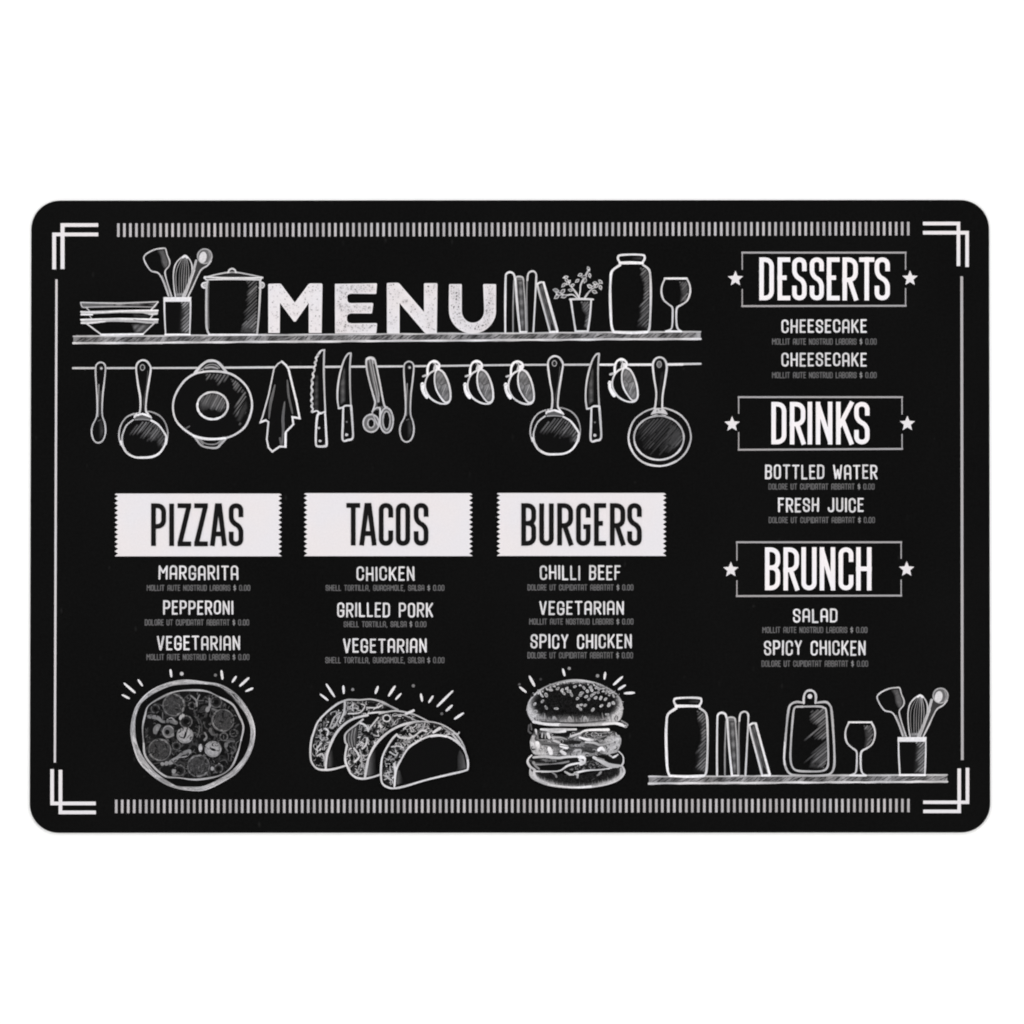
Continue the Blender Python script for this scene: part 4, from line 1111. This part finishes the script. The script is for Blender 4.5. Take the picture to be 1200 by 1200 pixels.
    p.fill([(100, 620), (190, 450), (255, 365), (280, 390), (190, 520), (140, 640)], 18); p.fill([(290, 350), (350, 290), (370, 320), (330, 370)], 17); p.fill([(630, 240), (690, 240), (660, 290), (630, 280)], 17)
    for x, y, rx, ry in ((700, 285, 26, 16), (790, 325, 24, 18), (540, 350, 26, 14), (480, 405, 30, 14), (210, 610, 18, 22), (150, 720, 14, 22), (150, 900, 24, 10), (260, 640, 16, 10)): p.fill(ell(x, y, rx, ry), 17)
    p.line([(250, 352), (290, 390), (400, 395), (480, 360)], 2.8, 196); p.line([(330, 430), (430, 430)], 1.8, 120); p.line([(330, 452), (410, 455)], 1.6, 110); p.line([(190, 500), (260, 490), (330, 510)], 2.2, 190); p.line([(170, 560), (240, 600), (260, 570)], 2.0, 190)
    p.line([(680, 330), (740, 290), (760, 280)], 4.0, 205); p.line([(580, 225), (560, 290)], 2.2, 170); p.line([(610, 235), (605, 300)], 1.6, 140); p.line([(400, 350), (450, 375), (540, 310), (600, 320)], 2.4, 195)
    p.line([(760, 260), (850, 300), (930, 350)], 1.4, 70); p.line([(800, 280), (900, 340)], 1.6, 140)
    p.soft([(880, 360), (950, 360), (1030, 500), (1010, 490), (930, 415)], lambda x, y: 150, noise=14)
    p.soft([(242, 945), (252, 770), (290, 770), (310, 840), (355, 925)], lambda x, y: max(15, 100 - 1.15 * max(0, x - 250)), noise=5, edge=1.0)
    p.soft([(900, 800), (960, 760), (955, 620), (985, 520), (1040, 600), (1068, 750)], lambda x, y: max(16, 20 + .6 * (x - 930)), noise=5, edge=1.0)
    p.line([(250, 352), (180, 432), (92, 592), (68, 720), (68, 870), (92, 940), (160, 978), (230, 984), (350, 960), (600, 886), (850, 826), (1050, 778), (1084, 740), (1074, 620), (1022, 508), (922, 420), (820, 374), (700, 364), (600, 386), (480, 446), (380, 522), (300, 652), (244, 772), (222, 965)], 2.9, 206)
    p.line([(225, 950), (232, 800), (222, 700)], 3.4, 205); p.line([(330, 290), (400, 236), (490, 206), (640, 206), (760, 232), (862, 284), (960, 366), (1036, 490), (1078, 640)], 2.2, 176); p.line([(920, 340), (965, 350), (980, 330)], 2.4, 190); p.line([(900, 350), (1000, 470)], 3.0, 180)
    p.line([(650, 375), (740, 365), (830, 378)], 3.2, 225)
    o = p.build()
    rays(o, Tc, [(145, 192, 196, 232, 3.2), (185, 124, 240, 208, 3.4), (299, 137, 302, 186, 3.6), (531, 140, 514, 186, 3.8), (645, 138, 603, 202, 3.8), (685, 188, 650, 226, 3.2), (818, 190, 827, 238, 3.4), (899, 204, 872, 246, 3.4), (1031, 170, 928, 273, 3.6), (1028, 266, 988, 303, 3.6), (1103, 318, 1044, 357, 3.6)],
         [(362, 160, 1.8, 140), (768, 135, 1.9, 125), (958, 322, 1.7, 105)])
tacos()

def burger():
    p = Print('burger_drawing', placemat, 0)
    T1, T2 = (600, 775, 7.5), (610, 850, 120 / 13)
    p.at(*T1)
    bun = [(130, 430), (150, 355), (222, 272), (342, 203), (480, 168), (620, 168), (760, 196), (880, 260), (950, 332), (976, 420), (964, 490), (920, 535), (760, 552), (560, 556), (340, 556), (205, 548), (152, 495)]
    def bt(x, y):
        e = math.hypot((x - 553) / 425, (y - 366) / 200)
        g = 12 + 200 * max(0, min(1, (e - .79) / .17)) ** 1.5
        if y > 465: g = max(g, 20 + 1.9 * (y - 465) * (1 + .25 * math.sin(x * .03)))
        return min(198, g)
    p.soft(bun, bt, crv=True, px=1.0, noise=40, edge=.7)
    p.line(bun[:10], 1.8, 168, wob=.4)
    for i in range(70):
        a_ = R.uniform(0, 6.28); d_ = R.uniform(.88, .99); x, y = 553 + 425 * d_ * math.cos(a_), 366 + 196 * d_ * math.sin(a_)
        p.line([(x, y), (x + R.uniform(-18, 18), y + R.uniform(-10, 10))], R.uniform(.7, 1.3), R.choice([95, 120, 205, 215]), taper=.4, step=1)
    for i in range(64):                                    # short strokes that roughen the lower rim of the bun
        x = R.uniform(190, 930); h_ = R.uniform(14, 58) * (1.5 if x < 300 or x > 800 else 1)
        p.line([(x, 532), (x + R.uniform(-10, 10), 532 - h_ * .5), (x + R.uniform(-16, 16), 532 - h_)], R.uniform(1.0, 2.2), (R.uniform(150, 205), R.uniform(70, 120)), taper=.5, step=1)
    for i in range(46):                                    # and the crowded seeds along its top
        a_ = R.uniform(3.5, 5.95); d_ = R.uniform(.80, .97); x, y = 553 + 425 * d_ * math.cos(a_), 366 + 198 * d_ * math.sin(a_)
        p.line([(x, y), (x + R.uniform(-14, 14), y + R.uniform(-4, 10)), (x + R.uniform(-24, 24), y + R.uniform(0, 16))], R.uniform(1.4, 2.4), R.choice([40, 60, 150, 175, 190, 205]), taper=.5, step=1)
    for x, y in ((262, 300), (300, 296), (268, 350), (200, 376), (300, 406), (390, 415), (206, 440), (440, 254), (402, 238), (482, 238), (522, 290), (455, 280), (552, 222), (576, 326), (612, 278), (632, 232), (600, 298), (662, 262), (652, 310), (676, 332), (700, 252), (722, 282), (756, 272), (735, 320), (780, 322), (822, 332), (700, 300), (578, 392), (608, 382), (642, 386), (600, 416), (710, 425), (786, 390), (852, 382), (890, 366), (836, 466), (892, 302), (862, 270), (830, 268), (762, 242), (740, 230), (500, 262), (340, 250), (690, 228)):
        q = p.T([(x, y)])[0]; b = p.o, p.s; p.at(0, 0, 1)
        a_ = R.uniform(-70, 70); rx, ry = R.uniform(1.5, 2.7), R.uniform(.9, 1.7)
        p.fill(ell(q[0], q[1], rx, ry, 12, rot=a_), R.uniform(118, 180)); p.line(ell(q[0], q[1], rx, ry, 12, rot=a_), .8, R.uniform(150, 200), closed=True, wob=.3)
        p.o, p.s = b
    for x in (370, 505, 642, 245): p.line([(x - 14, 525), (x, 490), (x + 22, 520)], 3.0, 158, taper=.4)
    p.line([(260, 528), (400, 535), (560, 540), (720, 530), (820, 520)], 1.6, 62); p.line([(240, 512), (420, 520)], 1.2, 110)
    p.line([(190, 530), (300, 552), (420, 556)], 4.2, 222); p.line([(420, 558), (620, 560), (800, 552)], 3.6, 176); p.line([(800, 552), (900, 544), (960, 556), (1000, 572)], 4.2, 222)
    p.line([(960, 520), (1015, 555), (995, 575)], 2.2, 130); p.line([(960, 530), (990, 555)], 2.0, 90); p.line([(150, 560), (145, 610), (165, 630)], 2.6, 84); p.line([(165, 550), (172, 600)], 2.0, 96)
    p.line([(230, 574), (380, 576)], 2.2, 14); p.line([(600, 578), (870, 574)], 1.6, 22)
    p.at(*T2)
    # upper layer: tomato, lettuce, patty with melted cheese
    lay = [(100, 200), (105, 150), (150, 60), (250, 40), (940, 50), (1050, 95), (1085, 130), (1090, 190), (1060, 270), (1040, 320), (880, 320), (700, 340), (300, 330), (160, 320), (115, 270)]
    def lt(x, y):
        g = 96 + 22 * math.sin(x * .021 + 1) + 18 * math.sin(y * .06 + x * .012)
        e = max(0, 1 - (x - 100) / 190) ** .6 + max(0, 1 - (1092 - x) / 200) ** .7
        g += 120 * min(1, e) * (1 if y > 110 else .3)
        if y < 150: g -= 62 * (1 - y / 150) + (24 if 300 < x < 900 else 0)
        if y > 280: g += 1.4 * (y - 280)
        if 200 < x < 620 and 165 < y < 205: g -= 30
        return max(20, min(212, g * 1.08))
    p.soft(lay, lt, crv=True, px=1.0, noise=36, edge=1.2)
    p.scribble(lay, 70, 60, (30, 60), 1.0); p.scribble(lay, 80, 60, (140, 205), 1.0)
    p.fill([(330, 80), (560, 70), (500, 120), (390, 120)], 22); p.fill([(180, 100), (330, 95), (340, 150), (200, 150)], 24); p.fill([(520, 160), (660, 170), (640, 200), (530, 200)], 34); p.fill([(700, 250), (820, 280), (780, 300), (690, 280)], 36)
    p.fill([(880, 100), (960, 90), (900, 160), (870, 150)], 60)
    for q, w, t in (([(220, 42), (330, 50), (420, 46), (600, 42)], 4.0, 205), ([(320, 65), (400, 72), (480, 60)], 3.6, 200), ([(160, 50), (172, 110), (165, 150), (250, 186), (420, 200)], 3.2, 92), ([(165, 45), (175, 90)], 3.0, 205),
                    ([(235, 85), (232, 128)], 2.6, 178), ([(268, 90), (268, 138)], 2.2, 150), ([(296, 92), (310, 130)], 3.8, 196), ([(180, 80), (190, 140)], 2.2, 120),
                    ([(545, 118), (640, 85), (720, 52), (950, 46)], 3.8, 210), ([(640, 130), (720, 152), (760, 150)], 4.6, 208), ([(340, 128), (440, 132), (500, 150)], 2.4, 165), ([(360, 165), (420, 185)], 3.8, 195),
                    ([(690, 100), (800, 92), (930, 80)], 1.6, 120), ([(720, 120), (800, 140), (930, 110)], 1.8, 125), ([(800, 110), (800, 145)], 1.6, 135), ([(830, 105), (840, 140)], 1.4, 130),
                    ([(440, 216), (500, 236)], 4.6, 212), ([(310, 250), (330, 300)], 4.8, 208), ([(440, 280), (480, 305)], 4.4, 205), ([(600, 270), (650, 265), (640, 310)], 3.2, 190), ([(845, 265), (875, 245), (905, 270)], 4.0, 226),
                    ([(700, 180), (800, 190), (860, 210), (960, 190), (1040, 150)], 2.8, 180), ([(560, 236), (680, 250), (800, 290)], 2.0, 62), ([(700, 215), (830, 240)], 2.0, 78), ([(230, 205), (420, 215), (560, 236)], 1.4, 80),
                    ([(180, 190), (190, 240), (175, 300)], 5.0, 206), ([(1050, 150), (1035, 200), (1010, 240)], 4.0, 205), ([(950, 240), (1010, 250)], 2.2, 165)):
        p.line(q, w, t, wob=.3)
    # lower layer
    p.fill([(80, 350), (120, 322), (240, 335), (500, 340), (640, 335), (800, 345), (930, 320), (1080, 280), (1112, 340), (1105, 410), (1080, 450), (960, 480), (600, 500), (300, 500), (150, 490), (85, 420)], 26)
    p.soft([(170, 345), (420, 345), (500, 380), (350, 398), (200, 390)], lambda x, y: 62 + 20 * math.sin(x * .06), noise=12)
    p.scribble([(240, 360), (400, 355), (390, 395), (250, 395)], 20, 30, (80, 130), 1.0)
    p.soft([(720, 370), (830, 380), (940, 440), (720, 470)], lambda x, y: 52, noise=12)
    p.scribble([(560, 440), (720, 370), (830, 380), (940, 450), (560, 490)], 60, 34, (85, 140), 1.0)
    p.scribble([(560, 440), (720, 370), (830, 380), (940, 450), (560, 490)], 24, 30, (16, 22), 1.3)
    for q, w, t in (([(140, 345), (260, 336), (400, 350), (500, 340), (640, 335)], 3.4, 205), ([(120, 322), (85, 360), (78, 400), (110, 450), (160, 480)], 3.0, 195), ([(95, 375), (180, 405), (300, 412)], 1.6, 84),
                    ([(150, 420), (300, 425), (420, 410), (520, 390)], 2.4, 142), ([(140, 400), (165, 440), (200, 470)], 3.6, 150), ([(230, 455), (440, 440)], 5.0, 16), ([(170, 498), (330, 498), (430, 486), (520, 430), (640, 405)], 2.6, 205),
                    ([(480, 500), (550, 540), (580, 520)], 2.6, 190), ([(600, 510), (720, 486), (860, 478), (980, 462)], 2.6, 206), ([(630, 340), (690, 352), (690, 395), (650, 415)], 4.4, 216), ([(640, 372), (665, 392)], 4.0, 224),
                    ([(790, 345), (870, 385), (960, 430), (1080, 442)], 5.4, 192), ([(830, 350), (900, 370)], 3.0, 120), ([(900, 335), (960, 378), (1060, 388)], 2.8, 18), ([(960, 320), (1010, 345), (1050, 315)], 2.4, 190), ([(1000, 345), (1030, 330)], 2.4, 200),
                    ([(1060, 280), (1106, 330), (1110, 400), (1082, 445)], 2.2, 186)):
        p.line(q, w, t, wob=.25)
    # lower bun
    low_ = [(98, 480), (180, 505), (420, 520), (560, 540), (800, 500), (1050, 455), (1105, 440), (1128, 500), (1100, 560), (1040, 600), (900, 645), (740, 668), (550, 674), (380, 662), (250, 628), (150, 580), (108, 540)]
    def lb(x, y):
        c_ = 1 - abs(x - 610) / 520
        edge = 672 - 150 * (1 - max(0, min(1, c_))) ** 2.2
        g = 18 + max(0, 1 - (edge - y) / 62) ** 1.9 * 195
        g += 170 * max(0, 1 - (x - 100) / 110) + 150 * max(0, 1 - (1128 - x) / 90)
        return min(200, g)
    p.soft(low_, lb, crv=True, px=1.0, noise=40, edge=1.0)
    for i in range(80):
        x = R.uniform(150, 1090); c_ = 1 - abs(x - 610) / 520; yb = 668 - 150 * (1 - max(0, min(1, c_))) ** 2.2
        p.line([(x, yb), (x + R.uniform(-12, 12), yb - R.uniform(14, 55))], R.uniform(.9, 1.8), (R.uniform(150, 200), 60), taper=.5, step=1)
    p.line([(104, 470), (110, 545), (180, 596), (330, 648), (550, 672), (750, 668), (950, 632), (1070, 578), (1122, 505), (1100, 440)], 2.4, 190, wob=.25)
    p.line([(150, 475), (150, 540), (200, 590)], 4.0, 190, taper=.5); p.line([(1085, 460), (1080, 540), (1030, 590)], 4.0, 175, taper=.5)
    p.line([(300, 640), (560, 668), (760, 660)], 2.8, 208, wob=.3)
    for q, w, t in (([(345, 510), (375, 530), (388, 555)], 2.4, 130), ([(870, 500), (850, 525), (830, 540)], 2.8, 125), ([(590, 515), (615, 530), (615, 560)], 4.0, 165), ([(500, 505), (550, 530), (600, 515)], 2.2, 170), ([(800, 575), (770, 590)], 1.4, 64)):
        p.line(q, w, t, wob=.25)
    o = p.build()
    rays(o, T1, [(154, 132, 198, 216, 4.0), (68, 226, 124, 272, 3.4), (447, 68, 463, 126, 3.6), (820, 98, 812, 156, 3.6), (970, 136, 893, 206, 4.0), (996, 210, 936, 246, 3.6), (1074, 276, 988, 281, 3.8)],
         [(65, 203, 1.6, 90), (252, 157, 1.6, 60), (503, 62, 1.9, 150), (752, 127, 2.0, 150)])
burger()
